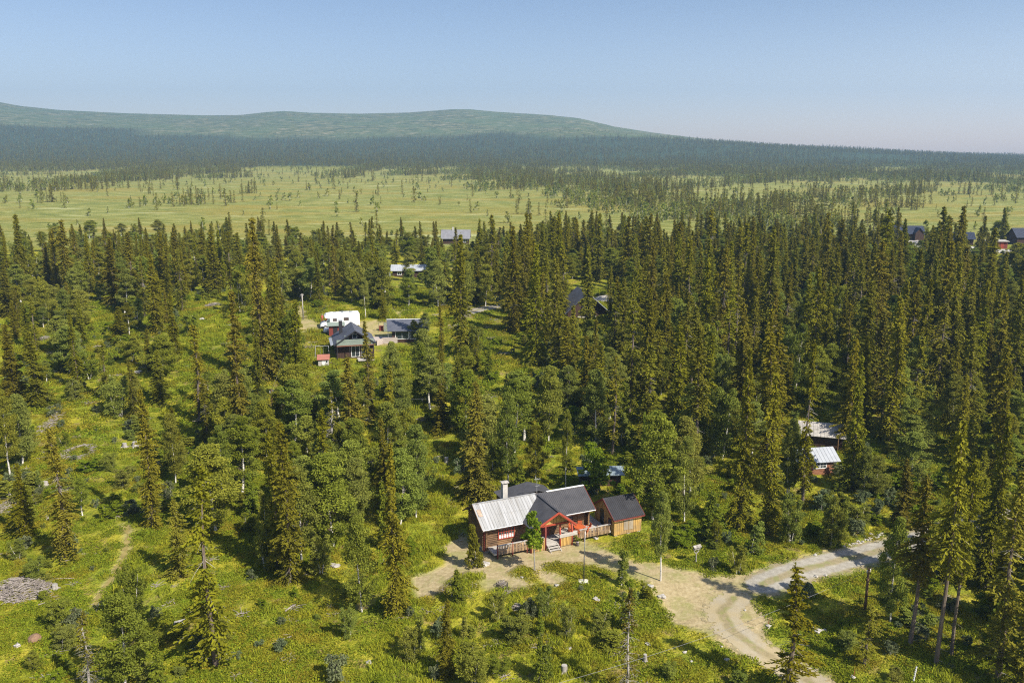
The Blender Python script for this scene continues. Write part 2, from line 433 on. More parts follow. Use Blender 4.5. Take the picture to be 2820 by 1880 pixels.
def build_land():
    A = np.concatenate([np.linspace(-1.35, -0.72, 30), np.linspace(-0.71, 0.71, 250), np.linspace(0.72, 1.35, 30)])
    ys = [6.0]
    while ys[-1] < 4700: ys.append(ys[-1]*(1.0072 if 50 < ys[-1] < 1500 else 1.016 if ys[-1] >= 1500 else 1.03))
    ys = np.array([-60, -30, -5.0] + ys)
    Yg, Ag = np.meshgrid(ys, A, indexing='ij')
    X = Ag*np.maximum(Yg, 45.0); Z = ground(X, np.maximum(Yg, 20.0))
    n, k = X.shape
    V = np.stack([X, Yg, Z], -1).reshape(-1, 3)
    i = np.arange(n*k).reshape(n, k)
    F = np.stack([i[:-1, :-1], i[:-1, 1:], i[1:, 1:], i[1:, :-1]], -1).reshape(-1, 4)
    me = np_mesh('ground', V, F, smooth_faces=True)
    dry, bog, fell = land_masks(X.ravel(), Yg.ravel())
    ca = me.color_attributes.new('mask', 'FLOAT_COLOR', 'POINT')
    c = np.stack([dry, bog, fell, np.ones_like(dry)], -1).astype(np.float32)
    ca.data.foreach_set('color', c.ravel())
    m, nn = new_mat('land'); b = NB(nn)
    P = b.new("ShaderNodeNewGeometry").outputs['Position']
    sep = b.new("ShaderNodeSeparateColor"); nn.links.new(b.attr('mask').outputs['Color'], sep.inputs[0])
    n1 = b.noise(P, 0.16, 4, 0.6); n2 = b.noise(P, 0.9, 5, 0.65); n3 = b.noise(P, 3.5, 4, 0.6)
    moss = b.ramp(n2, [(0.30, (0.16, 0.17, 0.016)), (0.5, (0.31, 0.29, 0.022)), (0.68, (0.44, 0.37, 0.05))])
    berry = b.ramp(n3, [(0.35, (0.08, 0.12, 0.012)), (0.65, (0.24, 0.28, 0.02))])
    heath = b.mix(b.ramp(n1, [(0.42, 0.0), (0.58, 0.8)]), moss, berry)
    litter = b.ramp(n3, [(0.3, (0.13, 0.085, 0.045)), (0.7, (0.30, 0.21, 0.10))])
    n4 = b.noise(P, 0.33, 5, 0.7)
    heath = b.mix(b.ramp(n4, [(0.54, 0.0), (0.64, 0.75)]), heath, litter)
    straw = b.ramp(b.noise(P, 2.4, 6, 0.7), [(0.28, (0.23, 0.18, 0.095)), (0.5, (0.35, 0.28, 0.155)), (0.75, (0.45, 0.38, 0.235))])
    straw = b.mix(b.ramp(b.noise(P, 0.5, 3), [(0.46, 0.0), (0.64, 0.6)]), straw, (0.21, 0.22, 0.06))
    col = b.mix(sep.outputs[0], heath, straw)
    Pb = b.mapping(P, (1, 2.6, 1))
    b1 = b.noise(Pb, 0.011, 5, 0.6); b2 = b.noise(Pb, 0.09, 5, 0.65)
    bogc = b.ramp(b2, [(0.3, (0.10, 0.125, 0.022)), (0.46, (0.20, 0.215, 0.042)), (0.64, (0.36, 0.345, 0.11))])
    bogc = b.mix(b.ramp(b1, [(0.45, 0.0), (0.62, 0.7)]), bogc, (0.30, 0.235, 0.045))
    bogc = b.mix(b.ramp(b.noise(Pb, 0.03, 3), [(0.56, 0.0), (0.66, 0.55)]), bogc, (0.16, 0.20, 0.05))
    bogc = b.mix(b.ramp(b.noise(b.mapping(P, (1, 3.2, 1)), 0.35, 5, 0.75), [(0.52, 0.0), (0.62, 0.6)]), bogc, (0.09, 0.12, 0.03))
    bogc = b.mix(b.ramp(b.noise(b.mapping(P, (1, 4.5, 1)), 0.022, 4, 0.6), [(0.60, 0.0), (0.66, 0.55)]), bogc, (0.46, 0.46, 0.22))
    col = b.mix(sep.outputs[1], col, bogc)
    sepp = b.new("ShaderNodeSeparateXYZ"); nn.links.new(P, sepp.inputs[0])
    farw = b.ramp(b.math('DIVIDE', sepp.outputs[1], 4000.0), [(0.33, 0.0), (0.39, 1.0)])
    farw = b.math('MULTIPLY', farw, b.math('SUBTRACT', 1.0, sep.outputs[1]))
    col = b.mix(farw, col, (0.045, 0.065, 0.025))
    f1 = b.noise(P, 0.006, 6, 0.6); f2 = b.noise(b.mapping(P, (1, 1, 3)), 0.028, 6, 0.75)
    fc = b.ramp(f2, [(0.36, (0.04, 0.06, 0.018)), (0.50, (0.105, 0.12, 0.038)), (0.60, (0.20, 0.185, 0.09)), (0.68, (0.34, 0.29, 0.2))])
    fc = b.mix(b.ramp(f1, [(0.42, 0.0), (0.62, 0.65)]), fc, (0.09, 0.13, 0.04))
    col = b.mix(sep.outputs[2], col, fc)
    hb = b.math('ADD', n3, b.math('MULTIPLY', n2, 1.4))
    hb = b.math('MULTIPLY', hb, b.math('SUBTRACT', 1.0, b.math('MULTIPLY', sep.outputs[0], 0.85)))
    b.finish(col, 0.95, 0.1, 0, b.bump(hb, 0.9, 0.35))
    o = link_mesh('ground', me, m); tag(o, kind='structure')
    return o
build_land()

def sheet(name, mat, f, x0, x1, y0, y1, step, lift, attr=None, fray=0.0):
    """a ragged-edged sheet lying on the land wherever f(x, y) > 0"""
    xs = np.arange(x0, x1, step); ys = np.arange(y0, y1, step)
    Xg, Yg = np.meshgrid(xs, ys, indexing='xy')
    Xj = Xg + RNG.uniform(-.25, .25, Xg.shape)*step; Yj = Yg + RNG.uniform(-.25, .25, Xg.shape)*step
    val = f(Xj, Yj) + RNG.uniform(-1, 1, Xg.shape)*fray; n, k = Xg.shape; i = np.arange(n*k).reshape(n, k)
    keep = (val[:-1, :-1] + val[:-1, 1:] + val[1:, 1:] + val[1:, :-1]) > 0
    F = np.stack([i[:-1, :-1], i[:-1, 1:], i[1:, 1:], i[1:, :-1]], -1)[keep]
    used = np.unique(F); mp = np.zeros(n*k, int); mp[used] = np.arange(len(used))
    Xf, Yf = Xj.ravel()[used], Yj.ravel()[used]
    me = np_mesh(name, np.stack([Xf, Yf, ground(Xf, Yf) + lift], -1), mp[F], smooth_faces=True)
    if attr is not None:
        a = me.attributes.new('across', 'FLOAT', 'POINT'); a.data.foreach_set('value', attr(Xf, Yf).astype(np.float32))
    o = link_mesh(name, me, mat); tag(o, kind='structure'); return o

def mat_road(pale=1.0):
    m, n = new_mat('gravel'); b = NB(n)
    P = b.new("ShaderNodeNewGeometry").outputs['Position']
    g = b.ramp(b.noise(P, 1.6, 7, 0.75), [(0.3, (0.22, 0.20, 0.165)), (0.55, (0.34, 0.315, 0.265)), (0.75, (0.43, 0.405, 0.35))])
    s = b.ramp(b.noise(P, 2.2, 6, 0.7), [(0.3, (0.19, 0.155, 0.08)), (0.7, (0.33, 0.27, 0.15))])
    s = b.mix(b.ramp(b.noise(P, 0.8, 4), [(0.5, 0.0), (0.6, 0.7)]), s, (0.17, 0.19, 0.04))
    if pale < 1: g = b.mix(b.ramp(b.noise(P, 0.35, 4), [(0.35, 1.0), (0.66, 0.35)]), g, (0.36, 0.295, 0.175))
    ac = b.attr('across').outputs['Fac']
    nz = b.math('MULTIPLY', b.math('SUBTRACT', b.noise(P, 0.9, 5), 0.5), 0.6)
    t = b.math('ADD', b.math('ABSOLUTE', b.math('SUBTRACT', ac, 1.0)), nz)     # 0 on the wheel tracks
    col = b.mix(b.ramp(t, [(0.38, 0.0), (0.72, 0.85)]), g, s)
    b.finish(col, 0.95, 0.15, 0, b.bump(b.noise(P, 9, 5), 0.5, 0.05))
    return m
M_ROAD = mat_road()
def road_f(P, wd): return lambda x, y: wd + 0.35*wob(x, y, 1.3) - seg_dist(x, y, P)
def ad(P): return lambda x, y: seg_dist(x, y, P)
sheet('gravel_road', M_ROAD, road_f(ROAD_A, 1.95), 8, 72, 54, 110, 0.2, 0.030, ad(ROAD_A), 0.45)
sheet('cart_track', mat_road(0.5), road_f(ROAD_B, 1.6), 8, 50, 54, 90, 0.2, 0.020, ad(ROAD_B), 0.9)
sheet('back_road', M_ROAD, road_f(ROAD_C, 2.2), -16, 80, 150, 235, 0.6, 0.07, ad(ROAD_C))
sheet('gravel_yard', mat_simple('pale_gravel', (0.44, 0.42, 0.37), 0.95, 0.1, 0.2, 0.6), lambda x, y: sdist(x, y, GRAVQ) + 1.5*wob(x*0.4, y*0.4), 90, 210, 180, 360, 1.0, 0.12)
sheet('footpath', mat_simple('trodden_earth', (0.25, 0.20, 0.07), 0.95, 0.1, 0.25, 1.5), lambda x, y: 0.20 + 0.26*wob(x, y, 2.0) - seg_dist(x, y, TRAIL), -60, -20, 62, 105, 0.16, 0.03, None, 0.25)
# ================================================================== TREES AND PLANTS
M_SPRUCE = mat_leaf('spruce_needles', (0.062, 0.074, 0.006), (0.320, 0.295, 0.018), 0.32, 0.03, 0.4, 0.7, tint=((0.20, 0.165, 0.05), 0.30))
M_SPRUCE_Y = mat_leaf('young_spruce_needles', (0.060, 0.095, 0.012), (0.24, 0.27, 0.026), 0.32, 0.02, 0.3, 0.7)
M_BIRCH = mat_leaf('birch_leaves', (0.105, 0.130, 0.010), (0.350, 0.360, 0.040), 0.40, 0.04, 0.35, 0.6, tint=((0.30, 0.335, 0.12), 0.35))
M_LIME = mat_leaf('fresh_leaves', (0.11, 0.17, 0.012), (0.33, 0.39, 0.03), 0.5, 0.02, 0.2, 0.8)
M_WILLOW = mat_leaf('willow_leaves', (0.085, 0.115, 0.045), (0.25, 0.28, 0.14), 0.35, 0.04, 0.35, 1.0)
M_HEATH = mat_leaf('heath_leaves', (0.15, 0.165, 0.013), (0.46, 0.42, 0.034), 0.45, 0.05, 0.4, 0.5, tint=((0.40, 0.33, 0.05), 0.25))
def mat_bark(name, a, b_, stretch=(1, 1, 0.25), sc=3.0, dark=None):
    m, n = new_mat(name); b = NB(n)
    tc = b.new("ShaderNodeTexCoord").outputs['Object']
    f = b.noise(b.mapping(tc, stretch), sc, 5, 0.7)
    c = b.ramp(f, [(0.35, a), (0.65, b_)])
    if dark: c = b.mix(b.ramp(b.noise(b.mapping(tc, (1, 1, 3.5)), 1.6, 4, 0.7), [(0.56, 0.0), (0.62, 0.85)]), c, dark)
    b.finish(c, 0.9, 0.1); return m
M_SBARK = mat_bark('spruce_bark', (0.085, 0.065, 0.05), (0.21, 0.17, 0.135))
M_BBARK = mat_bark('birch_bark', (0.50, 0.47, 0.42), (0.74, 0.71, 0.66), dark=(0.06, 0.05, 0.045))
M_TWIGD = mat_bark('dark_twigs', (0.10, 0.075, 0.06), (0.20, 0.15, 0.12))
M_DEAD = mat_bark('dead_wood', (0.20, 0.18, 0.16), (0.44, 0.41, 0.37))

class QB:
    """collects leaf quads and twigs as numpy blocks"""
    def __init__(s): s.V = []; s.R = []
    def quads(s, c, ax, ay, rnd):
        """c centres, ax, ay half vectors"""
        q = np.stack([c - ax - ay, c + ax - ay*0.35, c + ax*0.8 + ay, c - ax*0.6 + ay*0.7], 1)
        s.V.append(q.reshape(-1, 3)); s.R.append(rnd)
    def mesh(s, name):
        V = np.concatenate(s.V); F = np.arange(len(V)).reshape(-1, 4)
        return np_mesh(name, V, F, rnd=np.concatenate(s.R))
def unit(a): return a / np.maximum(np.linalg.norm(a, axis=-1, keepdims=True), 1e-6)
def merge_mesh(name, parts):
    """one mesh from several, keeping 'rnd' and the materials"""
    bm = bmesh.new(); me = bpy.data.meshes.new(name)
    V = []; F = []; MI = []; Rn = []; o = 0
    for k, p in enumerate(parts):
        v = np.empty(len(p.vertices)*3, np.float32); p.vertices.foreach_get('co', v); V.append(v.reshape(-1, 3))
        for q in p.polygons:
            F.append(tuple(i + o for i in q.vertices)); MI.append(k)
        r = np.zeros(len(p.polygons), np.float32)
        if 'rnd' in p.attributes: p.attributes['rnd'].data.foreach_get('value', r)
        Rn.append(r); o += len(p.vertices)
    me.from_pydata(np.concatenate(V).tolist(), [], F)
    me.polygons.foreach_set('material_index', np.array(MI, np.int32))
    a = me.attributes.new('rnd', 'FLOAT', 'FACE'); a.data.foreach_set('value', np.concatenate(Rn))
    bm.free(); return me

def tubes_mesh(name, chains, n=5):
    V = []; F = []; o = 0
    for pts, rs in chains:
        mb = MB(); mb.tube(pts, rs, n, False)
        V += mb.v; F += [tuple(i + o for i in f) for f in mb.f]; o += len(mb.v)
    me = bpy.data.meshes.new(name); me.from_pydata([tuple(v) for v in V], [], F)
    me.polygons.foreach_set('use_smooth', [True]*len(me.polygons)); return me

def spruce_meshes(seed, H=18.0, rad=1.9, base=0.06, dens=1.0, droop=0.45, gap=0.12, shape=0.8, sparse_band=None, lod=1.0, lean=0.0, bare_top=0.0):
    """-> crown mesh, trunk mesh, dead twig mesh.  A northern spruce: narrow, ragged, drooping"""
    g = np.random.default_rng(seed)
    q = QB(); twigs = []; dead = []
    ph = g.uniform(0, 6.28, 8)
    def axis(z):
        return np.array([lean*z + 0.10*np.sin(z*0.35 + ph[0]), 0.10*np.cos(z*0.3 + ph[1]), z])
    tp = [axis(z) for z in np.linspace(0, H, 14)]
    tr = [max(0.018, 0.0115*H*(1 - z/H)**0.85 + 0.012) for z in np.linspace(0, H, 14)]
    twigs.append((tp, tr))
    z = base*H; step0 = 0.30/lod
    while z < H - 0.15:
        t = (z/H - base) / (1 - base)
        prof = (1 - t)**shape * (1 - 0.35*math.exp(-t*12)) 
        if bare_top and t > 1 - bare_top: prof *= 0.45
        env = rad*prof*(0.80 + 0.22*math.sin(z*1.1 + ph[2]) + 0.14*math.sin(z*2.7 + ph[3])) + 0.14
        nb = int(round(5*dens + g.uniform(-1, 1.2)))
        band = sparse_band and sparse_band[0] < t < sparse_band[1]
        for k in range(max(nb, 2)):
            az = g.uniform(0, 2*math.pi)
            side = 1 + 0.28*math.sin(az*2 + z*0.45 + ph[4]) + 0.2*math.sin(az + ph[5] + z*0.2)
            L = env*side*g.uniform(0.72, 1.15)
            if g.random() < gap: L *= g.uniform(0.2, 0.55)
            d = np.array([math.cos(az), math.sin(az), 0.0]); o = axis(z)
            up = 0.35*t + 0.10
            n = max(2, int(round(L/0.30*lod + 1)))
            s = np.linspace(0.18, 1.0, n)
            zz = L*(up*s - (droop + 0.35*(1-t))*s**1.5 + 0.16*s**4)
            P = o + d*(L*s)[:, None]; P[:, 2] = o[2] + zz
            if band and g.random() < 0.75:
                if g.random() < 0.5: dead.append(([o, P[n//2], P[-1]], [0.022, 0.014, 0.006]))
                continue
            if g.random() < 0.25: dead.append(([o, P[n//2], P[-1]], [0.02, 0.012, 0.006]))
            pe = np.array([-d[1], d[0], 0.0])
            r0 = g.uniform(0, 1)
            for sg in (-1, 1, 0):
                c = P + g.normal(0, 0.05, P.shape)
                wdt = (0.10 + 0.30*(1 - s*0.75))*(0.6 + 0.5*min(L, 1.6))*(1.08 - 0.5*t) / lod**0.4
                ax_ = unit(d*1.0 + pe*sg*0.95 + g.normal(0, 0.22, P.shape))
                if sg == 0:
                    ay_ = unit(np.array([0, 0, -1.0]) + g.normal(0, 0.25, P.shape))*0.12/lod**0.5
                    c = c + np.array([0, 0, -0.06]); ax_ = ax_*(0.20/lod**0.4)
                else:
                    c = c + ax_*wdt[:, None]*0.55
                    ay_ = unit(np.cross(ax_, unit(np.array([0, 0, 1.0]) + g.normal(0, 0.45, P.shape))))*(0.085/lod**0.5)
                    ax_ = ax_*wdt[:, None]*0.72 + np.array([0, 0, -0.05])
                q.quads(c, ax_, ay_, np.clip(r0*0.6 + g.uniform(0, 0.4, n), 0, 1))
        z += step0*g.uniform(0.75, 1.25)*(1 - 0.35*t)
    # leader
    zt = np.linspace(H - 0.8, H + 0.15, max(3, int(6*lod)))
    for k in range(3):
        c = np.array([axis(min(a, H)) for a in zt]); c[:, 2] = zt
        az = g.uniform(0, 6.28, len(zt)); dd = np.stack([np.cos(az), np.sin(az), 0.5+0*az], -1)
        q.quads(c + dd*0.08, dd*0.13, np.cross(unit(dd), [0, 0, 1.0])*0.045, g.uniform(0, 1, len(zt)))
    crown = q.mesh('crown'); trunk = tubes_mesh('trunk', twigs, 7)
    # a few dead twigs low on the stem
    for k in range(int(14*lod)):
        zz = g.uniform(0.3, base*H + 1.2); az = g.uniform(0, 6.28); L = g.uniform(0.4, 1.1); o = axis(zz)
        e = o + np.array([math.cos(az)*L, math.sin(az)*L, -0.25*L]); dead.append(([o, e], [0.018, 0.005]))
    dm = tubes_mesh('dead_twigs', dead, 3)
    return crown, trunk, dm

def leafy_meshes(seed, H=9.0, rad=2.0, base=0.22, n_clump=70, leaf=0.10, per=70, stems=1, shape='oval', clump=0.55, lean=0.0, top=0.9, white=True, wide=1.0):
    """-> crown mesh, trunk mesh.  Birch, willow, rowan: leaf clumps hung on real boughs"""
    g = np.random.default_rng(seed)
    q = QB(); ch = []; ph = g.uniform(0, 6.28, 6)
    bases = []; bg_ = []
    for s in range(stems):
        a = g.uniform(0, 6.28); off = (0.12 + 0.05*stems) if stems > 1 else 0
        bases.append((np.array([math.cos(a)*off, math.sin(a)*off, 0]), np.array([math.cos(a), math.sin(a), 0])*(0.16 if stems > 1 else 0)))
    def axis(s, z):
        b0, sl = bases[s]
        return b0 + sl*z + np.array([lean*z + 0.16*math.sin(z*0.5 + ph[s % 6]), 0.14*math.cos(z*0.45 + ph[(s+2) % 6]), z])
    for s in range(stems):
        h = H*(0.93 if s == 0 else g.uniform(0.65, 0.9))
        zs = np.linspace(0, h, 9); r0 = 0.0115*H + 0.012
        ch.append(([axis(s, z) for z in zs], [max(0.01, r0*(1 - z/h)**0.8*(1.0 if s == 0 else .75)) for z in zs]))
    for k in range(n_clump):
        t = g.uniform(0, 1)**0.85; s = int(g.integers(0, stems))
        z = H*(base + (1 - base)*t)
        if shape == 'oval': prof = math.sin(math.pi*min(1, (0.12 + 0.88*t))**0.85)**0.7*0.95 + 0.1
        elif shape == 'cone': prof = (1 - t)**0.75*0.95 + 0.12
        else: prof = (1 - 0.55*t)*math.sqrt(max(0.02, 1 - t**3))
        rr = rad*prof*(0.85 + 0.2*math.sin(z*1.3 + ph[1]))
        az = g.uniform(0, 6.28); rho = rr*math.sqrt(g.uniform(0.06, 1.0))*(1 + 0.2*math.sin(az*3 + ph[2]))
        o = axis(s, max(z - rho*0.9, H*base*0.7)); zc = min(z, H*0.98)
        e = axis(s, zc)*np.array([1, 1, 0]) + np.array([math.cos(az)*rho*wide, math.sin(az)*rho, zc])
        mid = (o + e)/2 + np.array([0, 0, 0.12*rho])
        bg_.append(([o, mid, e], [0.010 + 0.008*rho, 0.008, 0.004]))
        n = int(per*g.uniform(0.6, 1.3)); cr = clump*g.uniform(0.65, 1.25)*(1 if t < 0.85 else 0.7)
        dirs = unit(g.normal(0, 1, (n, 3))); rad_ = cr*g.uniform(0.15, 1, (n, 1))**0.6
        c = e + dirs*rad_*np.array([1, 1, 0.72]) + np.array([0, 0, -0.1])
        # some leaves along the bough
        ax = unit(g.normal(0, 1, (n, 3))); ay = unit(np.cross(ax, g.normal(0, 1, (n, 3))))
        sz = leaf*g.uniform(0.6, 1.35, (n, 1))
        q.quads(c, ax*sz, ay*sz*0.75, np.clip(g.uniform(0, 1)*0.55 + g.uniform(0, 0.45, n), 0, 1))
    tm = tubes_mesh('trunk', ch + bg_, 5); nb_ = len(bg_)*2*5; mi = np.zeros(len(tm.polygons), np.int32); mi[len(mi)-nb_:] = 1
    tm.polygons.foreach_set('material_index', mi)
    return q.mesh('crown'), tm

def dead_spruce_meshes(seed, H=10, L0=1.3, foliage=0.15):
    g = np.random.default_rng(seed); ch = []; q = QB()
    zs = np.linspace(0, H, 12)
    ch.append(([np.array([0.06*math.sin(z), 0.05*math.cos(z*0.8), z]) for z in zs], [max(0.012, 0.014*H*(1 - z/H)**0.8) for z in zs]))
    z = 0.6
    while z < H - 0.1:
        t = z/H
        for k in range(3):
            az = g.uniform(0, 6.28); L = (L0*(1-t)**0.7 + 0.12)*g.uniform(0.4, 1.1)
            d = np.array([math.cos(az), math.sin(az), 0]); o = np.array([0.06*math.sin(z), 0.05*math.cos(z*0.8), z])
            m = o + d*L*0.5 + np.array([0, 0, -0.05]); e = o + d*L + np.array([0, 0, -0.18*L - 0.1])
            ch.append(([o, m, e], [0.018, 0.012, 0.004]))
            for j in range(3):
                p = o + (e - o)*g.uniform(0.4, 1); dd = unit(g.normal(0, 1, 3) + d)*0.28*L
                ch.append(([p, p + dd], [0.007, 0.003]))
            if g.random() < foliage*(1.6 if t > 0.6 else 0.8) or (t > 0.97 and not q.V):
                n = 9; c = o + (e - o)*g.uniform(0.3, 1, (n, 1)) + g.normal(0, 0.05, (n, 3))
                ax = unit(g.normal(0, 1, (n, 3)) + d)*0.15; ay = unit(np.cross(ax, g.normal(0, 1, (n, 3))))*0.06
                q.quads(c, ax, ay, g.uniform(0, 1, n))
        z += 0.22
    return q.mesh('crown'), tubes_mesh('trunk', ch, 4)

# prototypes ------------------------------------------------------------------
SP = {}      # kind -> list of (crown, trunk, dead, height, radius)
def mk_spruce(key, n, **k):
    SP[key] = []
    for i in range(n):
        kk = dict(k); vr = random.Random(i*7 + len(key)); kp = dict(k, rad=k['rad']*vr.uniform(.82, 1.18), droop=k['droop']*vr.uniform(.75, 1.3), shape=k['shape']*vr.uniform(.8, 1.25), dens=k['dens']*vr.uniform(.85, 1.1), lean=vr.uniform(-.012, .012))
        c, t, d = spruce_meshes(100*len(SP) + i, **kp)
        t = merge_mesh('trunk', [t, d]); c.materials.append(M_SPRUCE_Y if key == 'young' else M_SPRUCE); t.materials.append(M_SBARK); t.materials.append(M_DEAD)
        SP[key].append((c, t, None, kk['H'], kk['rad']))
mk_spruce('full', 4, H=18, rad=2.5, base=0.03, dens=1.35, droop=0.42, gap=0.08, shape=0.82)
mk_spruce('narrow', 8, H=18, rad=1.8, base=0.05, dens=1.15, droop=0.55, gap=0.18, shape=0.76)
mk_spruce('ragged', 6, H=18, rad=1.75, base=0.10, dens=0.85, droop=0.6, gap=0.30, shape=0.66, sparse_band=(0.45, 0.62))
mk_spruce('thin', 4, H=18, rad=1.75, base=0.14, dens=0.62, droop=0.55, gap=0.35, shape=0.5, sparse_band=(0.22, 0.42))
mk_spruce('bare', 3, H=18, rad=1.9, base=0.40, dens=1.05, droop=0.5, gap=0.2, shape=0.55)
mk_spruce('young', 3, H=7, rad=1.5, base=0.02, dens=1.4, droop=0.15, gap=0.06, shape=0.95)
SP['snag'] = []
for i in range(3):
    c_, t_ = dead_spruce_meshes(300 + i, 14, 1.1, (0.0, 0.12, 0.3)[i]); c_.materials.append(M_SPRUCE); t_.materials.append(M_DEAD); SP['snag'].append((c_, t_, None, 14, 1.1))
BI = {}
def mk_leafy(key, n, mat, bark, **k):
    BI[key] = []
    for i in range(n):
        c, t = leafy_meshes(900 + 50*len(BI) + i, **k); c.materials.append(mat); t.materials.append(bark); t.materials.append(M_TWIGD)
        BI[key].append((c, t, k['H'], k['rad']))
mk_leafy('birch', 5, M_BIRCH, M_BBARK, H=10, rad=2.1, base=0.14, n_clump=120, leaf=0.078, per=165, clump=0.66)
mk_leafy('tallbirch', 3, M_BIRCH, M_BBARK, H=12, rad=1.7, base=0.30, n_clump=100, leaf=0.076, per=145, clump=0.6)
mk_leafy('bushy', 4, M_BIRCH, M_BBARK, H=6, rad=1.9, base=0.04, n_clump=95, leaf=0.075, per=130, stems=4, shape='dome', clump=0.55)
mk_leafy('cone', 3, M_BIRCH, M_BBARK, H=5, rad=1.1, base=0.05, n_clump=80, leaf=0.085, per=75, stems=3, shape='cone', clump=0.40)
mk_leafy('willow', 4, M_WILLOW, M_DEAD, H=2.2, rad=1.3, base=0.02, n_clump=40, leaf=0.075, per=70, stems=5, shape='dome', clump=0.38)
mk_leafy('lime', 3, M_LIME, M_BBARK, H=5, rad=1.6, base=0.10, n_clump=75, leaf=0.11, per=75, stems=2, shape='oval', clump=0.45)
mk_leafy('rowan', 1, M_LIME, M_DEAD, H=6.2, rad=1.45, base=0.36, n_clump=52, leaf=0.12, per=44, stems=1, shape='cone', clump=0.42)

COUNT = {'spruce_tree': 0, 'birch_tree': 0}
def put_spruce(p, h, kind='narrow', wscale=1.0, label=None, group=None, v=None, rz=None, tilt=(0, 0)):
    pr = SP[kind][v if v is not None else random.randrange(len(SP[kind]))]
    r = empty('spruce_tree', p, random.uniform(0, 6.28) if rz is None else rz, label, 'spruce', group)
    r.rotation_euler = (tilt[0], tilt[1], r.rotation_euler[2])
    k = h/pr[3]; w = wscale
    r.scale = (w, w, k)
    for nm, me in (('crown', pr[0]), ('trunk', pr[1])):
        c = bpy.data.objects.new(nm, me); COL.objects.link(c); c.parent = r
    COUNT['spruce_tree'] += 1
    return r
def put_leafy(p, h, kind='birch', wscale=1.0, label=None, group=None, name='birch_tree', cat='birch', tilt=(0, 0)):
    pr = random.choice(BI[kind])
    r = empty(name, p, random.uniform(0, 6.28), label, cat, group)
    r.rotation_euler = (tilt[0], tilt[1], r.rotation_euler[2])
    r.scale = (wscale, wscale, h/pr[2])
    for nm, me in (('crown', pr[0]), ('trunk', pr[1])):
        c = bpy.data.objects.new(nm, me); COL.objects.link(c); c.parent = r
    return r

# scattered masses through geometry nodes (only for what nobody could count) ----
def scatter(name, pts, rot, scl, idx, sources, label=None, cat=None):
    lib = bpy.data.collections.new(name + '_kinds')
    for i, (me, mats) in enumerate(sources):
        o = bpy.data.objects.new('%s_form_%02d' % (name, i), me); lib.objects.link(o)
    me = bpy.data.meshes.new(name); n = len(pts)
    me.vertices.add(n); me.vertices.foreach_set('co', np.asarray(pts, np.float32).ravel())
    for an, ty, dat in (('rot', 'FLOAT_VECTOR', rot), ('scl', 'FLOAT_VECTOR', scl)):
        a = me.attributes.new(an, ty, 'POINT'); a.data.foreach_set('vector', np.asarray(dat, np.float32).ravel())
    a = me.attributes.new('idx', 'INT', 'POINT'); a.data.foreach_set('value', np.asarray(idx, np.int32))
    o = bpy.data.objects.new(name, me); COL.objects.link(o); tag(o, kind='stuff')
    ng = bpy.data.node_groups.new(name, 'GeometryNodeTree')
    ng.interface.new_socket('Geometry', in_out='INPUT', socket_type='NodeSocketGeometry')
    ng.interface.new_socket('Geometry', in_out='OUTPUT', socket_type='NodeSocketGeometry')
    gi = ng.nodes.new('NodeGroupInput'); go = ng.nodes.new('NodeGroupOutput')
    iop = ng.nodes.new('GeometryNodeInstanceOnPoints'); ci = ng.nodes.new('GeometryNodeCollectionInfo')
    ci.inputs['Collection'].default_value = lib; ci.inputs['Separate Children'].default_value = True; ci.inputs['Reset Children'].default_value = True
    iop.inputs['Pick Instance'].default_value = True
    def na(nm, ty):
        x = ng.nodes.new('GeometryNodeInputNamedAttribute'); x.data_type = ty; x.inputs['Name'].default_value = nm
        return next(s for s in x.outputs if s.enabled and s.name == 'Attribute')
    L = ng.links
    L.new(gi.outputs[0], iop.inputs['Points']); L.new(ci.outputs[0], iop.inputs['Instance'])
    L.new(na('idx', 'INT'), iop.inputs['Instance Index'])
    e2r = ng.nodes.new('FunctionNodeEulerToRotation'); L.new(na('rot', 'FLOAT_VECTOR'), e2r.inputs[0])
    L.new(e2r.outputs[0], iop.inputs['Rotation']); L.new(na('scl', 'FLOAT_VECTOR'), iop.inputs['Scale'])
    L.new(iop.outputs[0], go.inputs[0])
    md = o.modifiers.new('scatter', 'NODES'); md.node_group = ng
    return o
